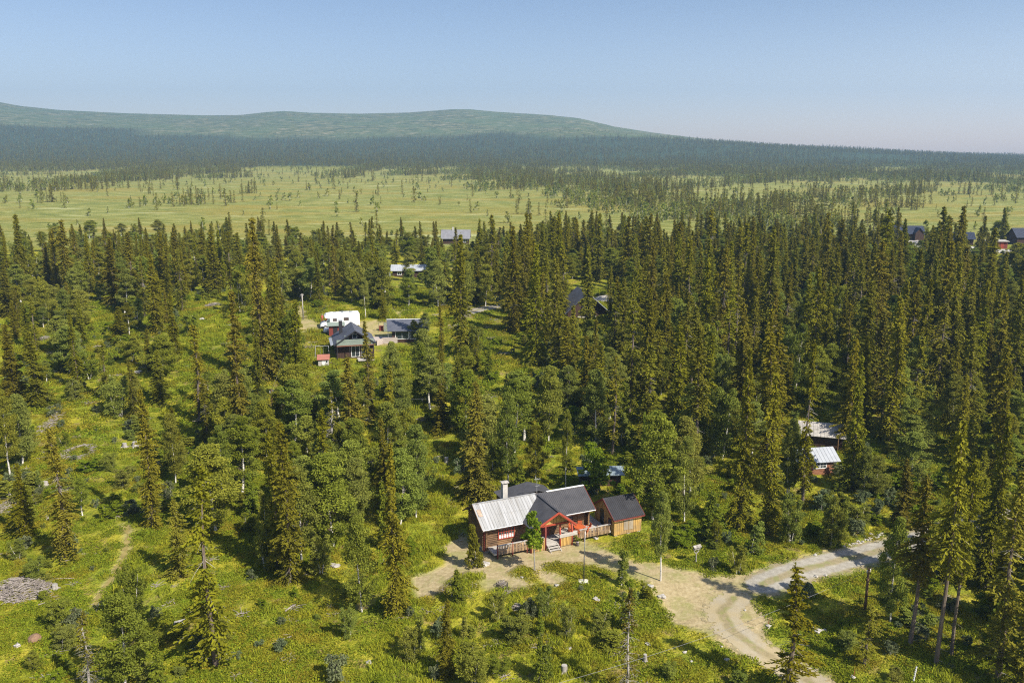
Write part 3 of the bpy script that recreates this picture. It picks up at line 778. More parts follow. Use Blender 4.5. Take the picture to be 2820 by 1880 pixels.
# ================================================================== THE TREES ONE CAN POINT AT
# (form, crop, x foot, y foot, y top, width, label)
HERO_S = [
 ('ragged','L',370,872,150,190,'ragged spruce with a thin spire and wide skirt, nearest the lower left brush pile'),
 ('full','L',150,765,345,150,'short dark spruce beside the left picture edge, above the big brush pile'),
 ('full','L',850,705,-60,180,'tall spruce whose shadow falls across the top of the footpath'),
 ('ragged','L',1185,1468,350,270,'very tall open spruce with bare grey branches, lower left foreground'),
 ('full','L',1610,1010,120,250,'broad bright green spruce with a dense skirt, largest one left of the cabin'),
 ('narrow','L',1545,950,170,150,'thinner twin spruce leaning on the broad bright green spruce'),
 ('narrow','S',671,1262,800,80,'tall slim spruce rising just left of the dark pole above the shaded hollow'),
 ('young','L',1390,655,400,105,'small yellow-green spruce in the shaded hollow left of the broad bright spruce'),
 ('full','L',1185,310,20,100,'small dark spruce between two birches on the left slope'),
 ('young','L',893,1640,1335,110,'young bright spruce cut by the bottom edge of the picture on the left'),
 ('ragged','A',668,960,285,190,'spruce with bare mid-stem and dead branches among the birches left of the cabin'),
 ('narrow','A',545,900,480,150,'mid-height spruce directly right of the broad bright spruce'),
 ('narrow','A',815,560,-40,200,'tall brownish spruce in front of the dark house with the green balcony'),
 ('narrow','S',1018,1150,882,52,'slim spruce standing before the right half of the green balcony'),
 ('narrow','A',1095,1530,480,170,'tall narrow spruce at the left end of the straw yard'),
 ('full','H',1075,985,130,300,'big dark broad spruce behind the chimney of the log cabin'),
 ('full','H',820,500,140,180,'dark spruce on the rim of the bright grass strip behind the cabin'),
 ('young','H',1397,905,690,110,'little layered yellow-green spruce right behind the cabin chimney'),
 ('narrow','H',1460,500,60,110,'narrow spruce in the glade behind the cabin, left of the rounded birches'),
 ('thin','H',2060,660,-60,150,'spruce with grey bare twigs all down its stem behind the cabin yard'),
 ('young','H',2275,760,335,55,'thin yellowish young spruce among birches behind the storage shed'),
 ('young','C',655,1260,920,190,'young dense spruce behind the bird feeding table'),
 ('full','C',880,1200,-120,240,'massive dark spruce, left one of the tall front row above the bend of the road'),
 ('narrow','C',1075,1230,60,190,'front spruce of the tall row with its skirt down to the bushes by the road'),
 ('ragged','C',1330,1010,-150,170,'spruce hiding the left ends of both metal-roofed huts'),
 ('full','C',1680,905,-60,210,'broad spruce just right of the two metal-roofed huts'),
 ('full','D',630,600,185,170,'evenly tapered young spruce standing alone above the right arm of the gravel road'),
 ('bare','D',690,1325,300,230,'high-crowned spruce with a long clear trunk, right of the tall utility pole'),
 ('bare','D',850,1452,-60,240,'tall spruce with a pale lit trunk and dead twigs in shaded grass'),
 ('bare','D',945,1395,180,190,'dark-stemmed spruce just behind the one with the pale lit trunk'),
 ('ragged','D',1215,1540,250,290,'big sparse spruce by the right edge of the picture'),
 ('thin','D',408,1455,1085,150,'small sparse spruce in the shadow right of the road, nearer than the utility pole'),
 ('thin','J',862,1290,455,300,'sparse spruce with forked stem standing over the bottom of the gravel road'),
 ('full','D',1370,1640,800,260,'dense spruce cut off by the lower right corner'),
 ('narrow','D',1160,1000,-100,190,'tall spruce over the far end of the gravel road on the right'),
 ('narrow','D',905,950,60,150,'narrow spruce where the gravel road vanishes into the wood'),
 ('narrow','B',780,885,400,150,'dark narrow spruce among bushes below the yard, left of the young birches'),
 ('young','B',1378,945,640,110,'young spruce beside the pale stump in the lower middle'),
 ('young','B',845,432,205,130,'bushy young spruce at the left end of the straw yard'),
 ('young','B',1380,640,470,70,'tiny bright spruce in the thicket below the rowan'),
 ('narrow','E',1215,1140,660,110,'slender spruce with bare lower stem on the open left slope'),
 ('full','E',1080,940,400,190,'yellow-green spruce in the middle of the left slope'),
 ('ragged','E',930,800,250,170,'brownish thin-crowned spruce with visible trunk high on the left slope'),
 ('full','E',795,745,280,180,'dense spruce on the upper left slope beside the grey birch'),
 ('narrow','E',480,700,160,150,'dark narrow spruce of the upper left group'),
 ('narrow','E',165,690,120,130,'spruce with a bare grey foot at the far left, level with the bog edge wood'),
 ('full','E',60,830,470,170,'broad spruce cut by the left picture edge, half way up'),
 ('full','E',830,1000,760,160,'small broad spruce below the grey twig heap on the left slope'),
 ('thin','E',1385,1560,880,180,'open spruce with a dark thin stem right of the slope clearing'),
 ('full','E',1100,1420,1060,190,'low wide spruce in the middle of the left slope'),
 ('narrow','E',1815,1280,140,190,'tallest spruce left of the motorhome, with a bare lower trunk'),
 ('full','E',1925,1180,430,190,'dark spruce close behind the tallest one, left of the motorhome'),
 ('full','E',2060,1290,720,210,'wide spruce screening the left side of the dark house'),
 ('narrow','E',1490,680,240,150,'spruce at the upper end of the slope clearing'),
 ('narrow','E',1410,600,230,110,'thin spruce beside the upper end of the slope clearing'),
 ('narrow','E',1650,560,250,110,'dark spruce behind the upper slope clearing'),
 ('full','E',260,1440,930,230,'broad spruce low on the far left slope'),
 ('full','E',100,1400,880,210,'yellowish spruce beside the left picture edge above the birches'),
 ('narrow','F',690,1130,730,70,'thin spruce right of the flat dark-roofed annex'),
 ('ragged','F',690,1440,1060,110,'very thin shaggy spruce in the birches before the annex'),
 ('full','F',830,1080,260,200,'large spruce between the annex and the glade'),
 ('full','F',1190,930,200,190,'large dark spruce at the left rim of the glade'),
 ('full','F',1340,1150,330,190,'tall dark spruce at the right rim of the glade'),
 ('narrow','F',1470,1120,420,120,'narrow bright spruce right of the glade'),
 ('full','F',290,850,640,80,'small dark spruce beside the lane behind the motorhome'),
 ('young','F',1015,1240,1040,100,'young spruce alone in the glade'),
 ('narrow','F',1590,1230,750,130,'spruce in front of the steep dark-roofed cabin'),
 ('narrow','F',1700,900,330,130,'spruce splitting the view of the steep dark-roofed cabin'),
 ('narrow','F',1850,860,480,70,'slim spruce right of the steep dark-roofed cabin'),
 ('narrow','F',2130,1180,720,130,'narrow spruce deep in the stand, right of the rounded birch'),
 ('full','M',1110,860,80,210,'broad spruce with brown-grey twigs above the two huts'),
 ('narrow','M',1830,700,120,90,'slender yellow-green spruce in the right stand between two pale birches'),
 ('full','M',1930,1150,620,170,'bright spruce with a full crown in the right stand'),
 ('narrow','M',2150,1200,250,150,'tall dark spruce near the right edge above the road'),
]
HERO_B = [
 ('tallbirch','L',62,445,-60,150,'birch_tree','leaning birch with a white trunk by the left picture edge'),
 ('birch','L',972,460,75,150,'birch_tree','birch with a bright white foot beside the tall spruce on the left slope'),
 ('tallbirch','L',1240,600,140,150,'birch_tree','pale green slender birch with a white stem left of the dark hollow'),
 ('bushy','L',745,1290,930,190,'birch_tree','dark bushy birch with twin shoots beside the footpath'),
 ('bushy','L',330,1255,1095,170,'birch_bush','round birch bush right of the big brush pile'),
 ('bushy','L',200,1000,880,130,'birch_bush','round grey-green bush just above the big brush pile'),
 ('bushy','L',100,880,780,110,'birch_bush','small bush by the left edge above the big brush pile'),
 ('bushy','L',760,1370,1280,100,'birch_bush','little willow-green bush at the foot of the dark bushy birch'),
 ('cone','L',225,510,400,70,'birch_bush','small bush between the stumps on the far left'),
 ('bushy','L',610,390,300,110,'birch_bush','round bush right of the ring of grey twigs'),
 ('tallbirch','L',460,640,430,110,'birch_tree','young birch behind the ragged spruce on the left'),
 ('birch','A',490,420,140,220,'birch_tree','rounded grey-green birch right of the dark pole'),
 ('birch','A',560,640,320,260,'birch_tree','broad birch crown above the broad bright spruce'),
 ('birch','A',750,740,380,180,'birch_tree','birch squeezed between the spruce with dead branches and the pale birch'),
 ('birch','A',1050,690,240,250,'birch_tree','tall grey-green birch above the narrow spruce by the yard'),
 ('birch','A',1230,960,380,230,'birch_tree','large pale birch at the bright meadow left of the cabin'),
 ('birch','A',855,1010,585,230,'birch_tree','fluffy birch with a short white stem left of the narrow spruce'),
 ('birch','A',880,1530,940,240,'birch_tree','dark birch with a white trunk next to the narrow spruce by the yard'),
 ('lime','A',1200,1190,1075,90,'birch_bush','yellow-green bush in the bright meadow beside the narrow spruce'),
 ('bushy','A',300,1260,980,150,'birch_bush','dark bush at the foot of the broad bright spruce'),
 ('bushy','A',640,1290,1050,200,'birch_tree','shaded birch bush between the broad bright spruce and the dark birch'),
 ('cone','K',235,1175,650,230,'birch_tree','dense little birch in front of the left corner of the log cabin'),
 ('tallbirch','C',305,1562,920,180,'birch_tree','slender birch with a white trunk at the corner of the storage shed'),
 ('birch','C',260,1130,345,410,'birch_tree','huge round birch rising behind the storage shed'),
 ('birch','C',475,1140,530,210,'birch_tree','leaning birch with a crooked grey stem right of the storage shed'),
 ('tallbirch','C',1213,975,440,150,'birch_tree','thin birch with a white stem in front of the spruce row by the huts'),
 ('bushy','C',1250,1290,965,230,'birch_tree','bushy birch left of the pair above the gravel road'),
 ('bushy','C',1545,1300,945,220,'birch_tree','bushy birch right of the pair above the gravel road'),
 ('bushy','C',865,1510,1320,160,'birch_bush','leafy bush at the road edge right of the feeding table'),
 ('cone','C',960,1360,1130,150,'birch_bush','upright bush below the massive dark spruce'),
 ('bushy','C',1745,1170,1030,200,'birch_bush','low bush right of the bushy birch pair'),
 ('birch','C',1770,960,600,160,'birch_tree','birch right of the broad spruce next to the huts'),
 ('bushy','C',715,1320,1130,110,'birch_bush','slim bush tucked against the young dense spruce'),
 ('birch','D',560,1190,540,230,'birch_tree','tall birch with a ragged light top right of the utility pole'),
 ('birch','D',690,330,20,260,'birch_tree','wide grey-green birch above the lone young spruce'),
 ('birch','D',470,420,170,180,'birch_tree','loose birch between the huts and the lone young spruce'),
 ('bushy','D',190,720,400,200,'birch_tree','bushy birch left of the rocks by the gravel road'),
 ('cone','B',1902,310,85,95,'birch_tree','small cone-shaped birch between the lamp post and the junction'),
 ('bushy','B',545,800,590,170,'birch_bush','round bush in the meadow below the straw yard'),
 ('cone','B',620,740,480,90,'birch_bush','narrow bush behind the round meadow bush'),
 ('bushy','B',1110,530,370,150,'birch_bush','bright bush left of the willow thicket under the rowan'),
 ('bushy','B',1415,510,330,150,'birch_bush','tallest bush of the thicket below the yard'),
 ('willow','B',1310,520,400,130,'willow_bush','blue-grey willow in the thicket below the yard'),
 ('bushy','B',1225,650,490,240,'birch_bush','wide leafy thicket bush with white stems'),
 ('bushy','B',1775,620,470,150,'birch_bush','dark rounded bush left of the bare spruce'),
 ('bushy','B',1560,640,430,130,'birch_bush','brownish-green bush between the thicket and the dark rounded bush'),
 ('cone','B',1930,590,330,130,'birch_bush','loose bush behind the bare spruce'),
 ('bushy','B',960,960,720,300,'birch_tree','large open bush at the bottom edge, right of the dark narrow spruce'),
 ('bushy','B',2230,905,815,130,'birch_bush','dark low bush at the lower bend of the road'),
 ('bushy','B',140,640,440,140,'birch_bush','shrub at the foot of the dark birch with a white trunk'),
 ('willow','B',60,920,760,220,'willow_bush','silvery willow in the bottom left of the meadow'),
 ('cone','B',1430,900,660,120,'birch_tree','young birch beside the young spruce in the lower middle'),
 ('cone','B',870,660,520,80,'birch_bush','slim bush just right of the dark narrow spruce'),
 ('lime','H',1945,935,590,290,'birch_tree','fresh green tree behind the dark cabin roof'),
 ('birch','H',1600,570,20,250,'birch_tree','rounded birch left of the two big birches behind the cabin'),
 ('birch','H',1930,610,45,250,'birch_tree','rounded birch right of the two big birches behind the cabin'),
 ('birch','H',1300,860,210,230,'birch_tree','tall birch right behind the cabin chimney'),
 ('birch','H',1500,840,440,180,'birch_tree','birch between the little layered spruce and the grey stem'),
 ('birch','H',1195,850,600,110,'birch_tree','bright birch at the right side of the big dark spruce'),
 ('tallbirch','H',1722,905,330,110,'birch_tree','thin-crowned birch with a long bare grey stem behind the dark cabin roof'),
 ('birch','F',360,1410,1000,180,'birch_tree','left of three birches below the annex'),
 ('birch','F',560,1420,1010,190,'birch_tree','middle of three birches below the annex'),
 ('birch','F',850,1370,1030,190,'birch_tree','light green birch left of the glade grass'),
 ('birch','F',290,790,450,180,'birch_tree','grey-green birch before the pale metal roof'),
 ('birch','F',470,750,500,150,'birch_tree','birch right of the grey-green one before the pale metal roof'),
 ('birch','F',660,760,440,180,'birch_tree','birch at the right end of the pale metal roof'),
 ('birch','F',1000,760,470,150,'birch_tree','birch above the back road opening'),
 ('tallbirch','F',165,840,560,90,'birch_tree','white-stemmed birch right behind the motorhome'),
 ('birch','F',1890,1080,770,150,'birch_tree','rounded birch right of the steep dark-roofed cabin'),
 ('birch','F',1560,1470,1170,210,'birch_tree','dome-shaped birch in the stand above the cabin'),
 ('bushy','F',930,1080,880,120,'birch_tree','bushy birch at the left edge of the glade'),
 ('tallbirch','F',500,1000,850,90,'birch_tree','small birch growing against the annex wall'),
 ('tallbirch','F',580,1000,800,110,'birch_tree','birch covering the right end of the annex roof'),
 ('cone','F',1140,1360,1200,110,'birch_bush','pale young birch in the glade strip'),
 ('birch','M',700,1200,640,170,'birch_tree','birch with a bright white stem left of the front hut'),
 ('birch','M',1960,640,350,210,'birch_tree','silvery round birch in the upper right stand'),
 ('birch','M',1560,900,620,300,'birch_tree','wide grey birch right of the huts'),
 ('birch','M',1650,640,420,150,'birch_tree','grey birch just left of the silvery round one'),
 ('bushy','M',1640,1200,1010,150,'birch_bush','pale bush right of the lone young spruce'),
 ('birch','E',560,900,640,200,'birch_tree','thin grey birch on the left slope'),
 ('birch','E',330,830,600,200,'birch_tree','light birch above the grey one on the left slope'),
 ('tallbirch','E',570,735,450,130,'birch_tree','white-stemmed birch on the upper left slope'),
 ('bushy','E',440,1205,1020,170,'birch_tree','round-headed birch with a short white foot'),
 ('bushy','E',620,1260,1080,190,'birch_tree','bushy birch right of the round-headed one'),
 ('birch','E',1130,1240,960,250,'birch_tree','loose birch over the middle of the left slope'),
 ('bushy','E',820,1520,1250,230,'birch_tree','large bushy birch at the foot of the left slope'),
 ('bushy','E',900,1140,960,200,'birch_tree','mid-slope birch left of the white stump'),
 ('bushy','E',1310,960,810,150,'birch_tree','solitary bushy birch in the slope clearing'),
 ('bushy','E',500,1400,1270,160,'birch_bush','low thin bush on the lower left slope'),
 ('birch','E',1230,600,420,190,'birch_tree','birch beside the upper slope clearing'),
 ('birch','E',2060,700,500,200,'birch_tree','birch standing over the pole left of the motorhome'),
 ('bushy','E',1620,1180,1060,170,'birch_bush','bushes below the slope clearing'),
]
HEROXY = []
for kind, c, x, yb, yt, w, lab in HERO_S:
    p = atc(c, x, yb); k = CROPS[c][2]; vt = px(c, x, yt)[1]
    h = height_for(p, vt); wm = w*k/pxm(p)
    ws = 1.05*wm/(2*SP[kind][0][4])
    put_spruce(p, h, kind, ws, lab); HEROXY.append((p.x, p.y, wm*0.5, h))
for kind, c, x, yb, yt, w, nm, lab in HERO_B:
    p = atc(c, x, yb); k = CROPS[c][2]; vt = px(c, x, yt)[1]
    h = height_for(p, vt); wm = w*k/pxm(p)
    cat = {'birch_tree': 'birch', 'birch_bush': 'bush', 'willow_bush': 'bush'}[nm]
    tl = (0, 0)
    put_leafy(p, h, kind, 0.84*wm/(2*BI[kind][0][3]), lab, None, nm, cat, tl); HEROXY.append((p.x, p.y, wm*0.5, h))
# the rowan in front of the porch
p = atc('K', 876, 1225); h = height_for(p, px('K', 0, 528)[1])
put_leafy(p, h, 'rowan', 80/pxm(p)/2.9, 'bright green young rowan with a slim bare stem in front of the porch', None, 'rowan_tree', 'rowan')
HEROXY.append((p.x, p.y, 1.5, h))
# the nearly dead spruce at the bottom
c_, t_ = dead_spruce_meshes(5, 10, 1.25, 0.55); c_.materials.append(M_SPRUCE); t_.materials.append(M_DEAD)
p = atc('B', 1942, 1010); h = height_for(p, px('B', 0, 318)[1])
r_ = empty('dead_spruce', p, 0.4, 'half-dead spruce with a bare grey stem and thin top in the lower middle', 'spruce'); r_.scale = (1, 1, h/10)
link_mesh('crown', c_, M_SPRUCE, r_); link_mesh('trunk', t_, M_DEAD, r_)
p = atc('L', 500, 1600); h = height_for(p, px('L', 0, 1165)[1])
r_ = empty('dead_spruce', p, 2.4, 'dark thin dying spruce at the bottom left, left of the young bright spruce', 'spruce'); r_.scale = (1, 1, h/10)
for nm, me in (('crown', c_), ('trunk', t_)):
    o_ = bpy.data.objects.new(nm, me); COL.objects.link(o_); o_.parent = r_
HEROXY.append((p.x, p.y, 1, h))

# ================================================================== THE REST OF THE WOOD
# ground where no further tree stands, in photograph pixels
OPEN = [poly_world('S', q) for q in [
    [(900, 1640), (1130, 1490), (1175, 1380), (1290, 1320), (1700, 1310), (1830, 1350), (1850, 1480), (2200, 1470), (2500, 1410), (2680, 1380), (2700, 1440), (2350, 1540), (2180, 1640), (2450, 1900), (880, 1900)],
    [(1330, 850), (1420, 870), (1500, 990), (1540, 1090), (1420, 1130), (1330, 1050), (1310, 930)],
    [(830, 850), (1010, 850), (1290, 870), (1310, 960), (1200, 1070), (1060, 1090), (840, 1120)],
    [(1130, 1110), (1210, 1150), (1300, 1290), (1210, 1290), (1130, 1200)],
    [(520, 800), (640, 830), (700, 900), (700, 1010), (580, 1010), (540, 900)],
    [(230, 830), (330, 840), (350, 960), (230, 960)],
    [(110, 1150), (330, 1150), (420, 1200), (540, 1330), (400, 1560), (440, 1700), (330, 1900), (-60, 1900), (-60, 1480), (60, 1480), (130, 1300)],
    [(440, 1340), (560, 1330), (560, 1560), (420, 1560)],
    [(640, 1600), (900, 1560), (960, 1900), (560, 1900)],
    [(2180, 1110), (2320, 1130), (2340, 1360), (2120, 1360)],
    [(2100, 1370), (2600, 1300), (2700, 1400), (2100, 1500)],
    [(1540, 780), (1720, 780), (1720, 900), (1560, 900)],
    [(2485, 645), (2560, 645), (2560, 668), (2485, 668)], [(2600, 664), (2860, 664), (2860, 690), (2600, 690)],
    [(2430, 1590), (2600, 1640), (2700, 1720), (2720, 1900), (2300, 1900), (2300, 1680)],
]]
def in_open(x, y):
    r = np.zeros(x.shape, bool)
    for P in OPEN: r |= inside(x, y, P)
    return r
DENSE = poly_world('S', [(1380, 640), (1600, 600), (3300, 590), (3700, 1250), (2700, 1300), (2400, 1220), (2200, 1120), (2120, 1330), (1880, 1380), (1760, 1240), (1600, 1200), (1520, 1000), (1420, 860), (1280, 860), (1290, 700)])
MID = poly_world('S', [(900, 1010), (1280, 1080), (1400, 1180), (1560, 1230), (1200, 1330), (1130, 1360), (1120, 1560), (900, 1580), (720, 1560), (640, 1400), (600, 1200), (700, 1060)])
CORNER = poly_world('S', [(2480, 1380), (2700, 1330), (3100, 1330), (3300, 1950), (2700, 1950), (2640, 1700), (2560, 1560), (2480, 1470)])

def dist_to_clear(x, y):
    d = np.full(x.shape, 1e9)
    for P, r in ((ROAD_A, 3.2), (ROAD_B, 3.2), (ROAD_C, 4.0)): d = np.minimum(d, seg_dist(x, y, P) - r)
    return d
HX = np.array(HEROXY)
def dart(n_try, x0, x1, y0, y1, spacing, weight):
    """random stems, at least 'spacing' apart, kept with probability weight(x, y)"""
    x = RNG.uniform(x0, x1, n_try); y = np.sqrt(RNG.uniform(y0*y0, y1*y1, n_try))
    x = x * (y / y1)
    keep = RNG.uniform(0, 1, n_try) < weight(x, y); x, y = x[keep], y[keep]
    cell = {}; out = []
    s2 = spacing**2
    for a, b_ in zip(x, y):
        i, j = int(a//spacing), int(b_//spacing); ok = True
        for di in (-1, 0, 1):
            for dj in (-1, 0, 1):
                for (p, q) in cell.get((i+di, j+dj), ()):
                    if (p-a)**2 + (q-b_)**2 < s2: ok = False
        if ok: cell.setdefault((i, j), []).append((a, b_)); out.append((a, b_))
    return np.array(out)

def w_near(x, y):
    de = inside(x, y, DENSE).astype(float); mi = inside(x, y, MID); co = inside(x, y, CORNER)
    nz = wob(x*0.12, y*0.10, 1.0)
    w = np.where(de > 0, 1.0, 0.0)
    w = np.where(mi, 0.6, w); w = np.where(co, 0.8, w)
    left = (de == 0) & ~mi & ~co
    lw = np.where(y < 150, 0.05 + 0.08*nz, 0.10 + 0.18*nz)
    lw = np.where(y > 185, 0.30 + 0.28*nz, lw)
    w = np.where(left, np.clip(lw, 0, 1), w)
    e = y - 285 - 0.05*x + 14*wob(x*0.03, y*0.05, 1.3)
    w = w * (1 - 0.97*smooth(-12, 6, e))
    w = np.where(in_open(x, y), 0, w)
    w = np.where(dist_to_clear(x, y) < 0, 0, w)
    return w
pts = dart(38000, -330, 330, 60, 320, 3.3, w_near)
def hero_clear(P):
    keep = np.ones(len(P), bool)
    for hx, hy, hr, hh in HEROXY:
        keep &= (np.hypot(P[:, 0]-hx, P[:, 1]-hy) > max(1.6, hr*0.8))
    # nothing may rise in front of the things the photograph shows
    return P[keep]
pts = hero_clear(pts)
# windows of the photograph that stay free of further crowns: (u0, v0, u1, v1, rows of the feet hidden behind)
KEEPOUT = [(1270, 1300, 1790, 1600), (885, 855, 990, 1000), (985, 870, 1130, 975), (2228, 1145, 2300, 1320), (1225, 645, 1240, 662), (1284, 645, 1296, 662), (1080, 730, 1100, 752), (1145, 730, 1165, 746),
           (1570, 805, 1670, 870), (2512, 636, 2532, 660), (2660, 652, 2676, 676), (2745, 670, 2775, 684), (2808, 640, 2830, 655), (1330, 850, 1450, 1010), (1150, 1125, 1230, 1260),
           (520, 830, 690, 960), (160, 1120, 340, 1260), (1310, 838, 1375, 858), (400, 730, 560, 900), (1820, 1470, 2480, 1700), (2380, 1560, 2400, 1680)]
def blocks(x, y, z, h, r):
    ut, vt = to_px(x, y, z + h); ub, vb = to_px(x, y, z)
    rp = r*FPX/(y*cT + (CAMH-z)*sT)
    for (a, b_, c, d) in KEEPOUT:
        if ub + rp*0.8 > a and ub - rp*0.8 < c and vt < d and vb > d - 4: return True
    return False
stemS, stemB = [], []
for x, y in pts:
    z = float(ground(x, y)); u, v = to_px(x, y, z)
    de = bool(inside(np.array([x]), np.array([y]), DENSE)[0])
    nz = float(wob(np.array(x*0.2+9), np.array(y*0.15), 1.0))
    pb = 0.30 if de else 0.58
    pb += 0.25*nz
    if inside(np.array([x]), np.array([y]), MID)[0]: pb = 0.82
    if y > 205: pb = max(pb, 0.5)
    birch = random.random() < pb
    if birch:
        h = random.uniform(5, 10.5) if random.random() < 0.8 else random.uniform(3, 5)
        rad = h*random.uniform(0.19, 0.26)
    else:
        h = random.choice([random.uniform(14, 21), random.uniform(11, 18), random.uniform(6, 14)])
        if not de: h = random.uniform(5.5, 13.5) if y < 190 else random.uniform(7, 16)
        rad = (0.9 + h*0.055)*(1.0 if de else 0.85)
    h *= 1 - 0.38*float(smooth(185, 245, y))
    # crowns must not cut the bog edge line too high
    if blocks(x, y, z, h, rad): 
        if random.random() < 0.6: continue
        h2 = h*0.35; 
        if blocks(x, y, z, h2, rad): continue
        h = h2; rad *= 0.6; birch = True
    (stemB if birch else stemS).append((x, y, z, h, rad, u, v))
print('stems', len(stemS), len(stemB))

ZONES = [   # name of the place, test on the photograph pixel of the foot
 ('wood in the lower right corner', lambda u, v: u > 2350 and v > 1400),
 ('stand above the gravel road', lambda u, v: u > 2250 and v > 1050),
 ('stand behind the storage shed', lambda u, v: u > 1560 and v > 1050),
 ('upper right stand', lambda u, v: u > 2100 and v > 760),
 ('stand around the steep-roofed cabin', lambda u, v: u > 1330 and v > 760),
 ('wood edge at the bog on the right', lambda u, v: u > 1330),
 ('birch wood beside the log cabin', lambda u, v: u > 700 and v > 1050),
 ('wood around the motorhome', lambda u, v: u > 700 and v > 800),
 ('wood edge at the bog in the middle', lambda u, v: u > 700),
 ('lower left foreground', lambda u, v: v > 1250),
 ('open left slope', lambda u, v: v > 850),
 ('wood edge at the bog on the left', lambda u, v: True)]
def zone(u, v):
    for nm, f in ZONES:
        if f(u, v): return nm
def size_of(r): return r[3]*FPX/(r[1]*cT + (CAMH-r[2])*sT)
def shows(r): return -60 < r[5] < 2880 and r[6] < 2300
stemS.sort(key=lambda r: -size_of(r)*(1 if shows(r) else 0.01)); stemB.sort(key=lambda r: -size_of(r)*(1 if shows(r) else 0.01))
NS = 300 - len(HERO_S) - 2; NBI = 300 - len([1 for r in HERO_B if r[6] == 'birch_tree'])
def s_kind(h):
    if h < 8: return 'young'
    return random.choice(['narrow']*10 + ['full']*4 + ['ragged']*5 + ['bare']*2 + ['thin']*2 + (['snag'] if h < 12 else []))
ORD = 'first second third fourth fifth sixth seventh eighth ninth tenth eleventh twelfth thirteenth fourteenth fifteenth sixteenth seventeenth eighteenth nineteenth twentieth'.split()
def name_them(rows, word, sizes):
    """a label for every stem: its size, its place in the row of its like, the wood it stands in"""
    by = {}
    for i, r in enumerate(rows):
        size = sizes[0] if r[3] > sizes[3] else sizes[1] if r[3] > sizes[4] else sizes[2]
        by.setdefault((size, zone(r[5], r[6])), []).append(i)
    out = {}
    for (size, zn), ids in by.items():
        ids.sort(key=lambda i: rows[i][1]); n = len(ids)
        nb = 1 if n <= 7 else 3 if n <= 40 else 4
        parts_ = {1: [''], 3: ['front', 'middle', 'back'], 4: ['front', 'middle', 'back', 'far end']}[nb]
        for k in range(nb):
            sub_ = sorted(ids[k*n//nb:(k+1)*n//nb], key=lambda i: rows[i][5])
            for j, i in enumerate(sub_):
                side, q = ('left', j) if j <= len(sub_)//2 else ('right', len(sub_)-1-j)
                o_ = ORD[min(q, 19)]
                lab = '%s %s, %s from %s, %sin the %s' % (size, word, o_, side, (parts_[k] + ' ') if parts_[k] else '', zn)
                if parts_[k]: lab = lab.replace(' in the ', ' of the ')
                out[i] = (lab, '%s %ss in the %s' % (size, word, zn))
    return out
LS = name_them(stemS[:NS], 'spruce', ('tall', 'mid-height', 'short', 15, 9.5))
for i, (x, y, z, h, rad, u, v) in enumerate(stemS[:NS]):
    k = s_kind(h); w = rad/SP[k][0][4]*random.uniform(0.95, 1.3)
    put_spruce((x, y, z - 0.1), h, k, w, LS[i][0], LS[i][1], tilt=(random.gauss(0, .015), random.gauss(0, .015)))
LB = name_them(stemB[:NBI], 'birch', ('large', 'mid-sized', 'small', 7.5, 5))
for i, (x, y, z, h, rad, u, v) in enumerate(stemB[:NBI]):
    k = random.choice(['birch', 'birch', 'tallbirch', 'bushy']) if h > 5 else random.choice(['bushy', 'cone'])
    w = rad/BI[k][0][3]*random.uniform(0.95, 1.25)
    put_leafy((x, y, z - 0.1), h, k, w, LB[i][0], LB[i][1], tilt=(random.gauss(0, .04), random.gauss(0, .04)))

# ---- stuff: the remaining wood ------------------------------------------------
def srcs_spruce():
    L = []
    for k in ('narrow', 'full', 'ragged'):
        for c, t, d, H_, r_ in SP[k][:3]:
            me = merge_mesh('wood_spruce', [c, t]); me.materials.append(M_SPRUCE); me.materials.append(M_SBARK); L.append((me, H_, r_))
    return L
def srcs_birch():
    L = []
    for k in ('birch', 'tallbirch', 'bushy'):
        for c, t, H_, r_ in BI[k][:2]:
            me = merge_mesh('wood_birch', [c, t]); me.materials.append(M_BIRCH); me.materials.append(M_BBARK); L.append((me, H_, r_))
    return L
SS, BS = srcs_spruce(), srcs_birch()
def run_scatter(name, stems, src):
    n = len(stems)
    if not n: return
    idx = RNG.integers(0, len(src), n)
    pts = np.array([s[:3] for s in stems]); pts[:, 2] -= 0.1
    scl = np.array([[s[4]/src[i][2]*f, s[4]/src[i][2]*f, s[3]/src[i][1]] for s, i, f in zip(stems, idx, RNG.uniform(.9, 1.2, n))])
    rot = np.stack([RNG.normal(0, .02, n), RNG.normal(0, .02, n), RNG.uniform(0, 6.28, n)], -1)
    scatter(name, pts, rot, scl, idx, [(m_[0], None) for m_ in src])
run_scatter('spruce_wood', stemS[NS:], SS)
run_scatter('birch_wood', stemB[NBI:], BS)

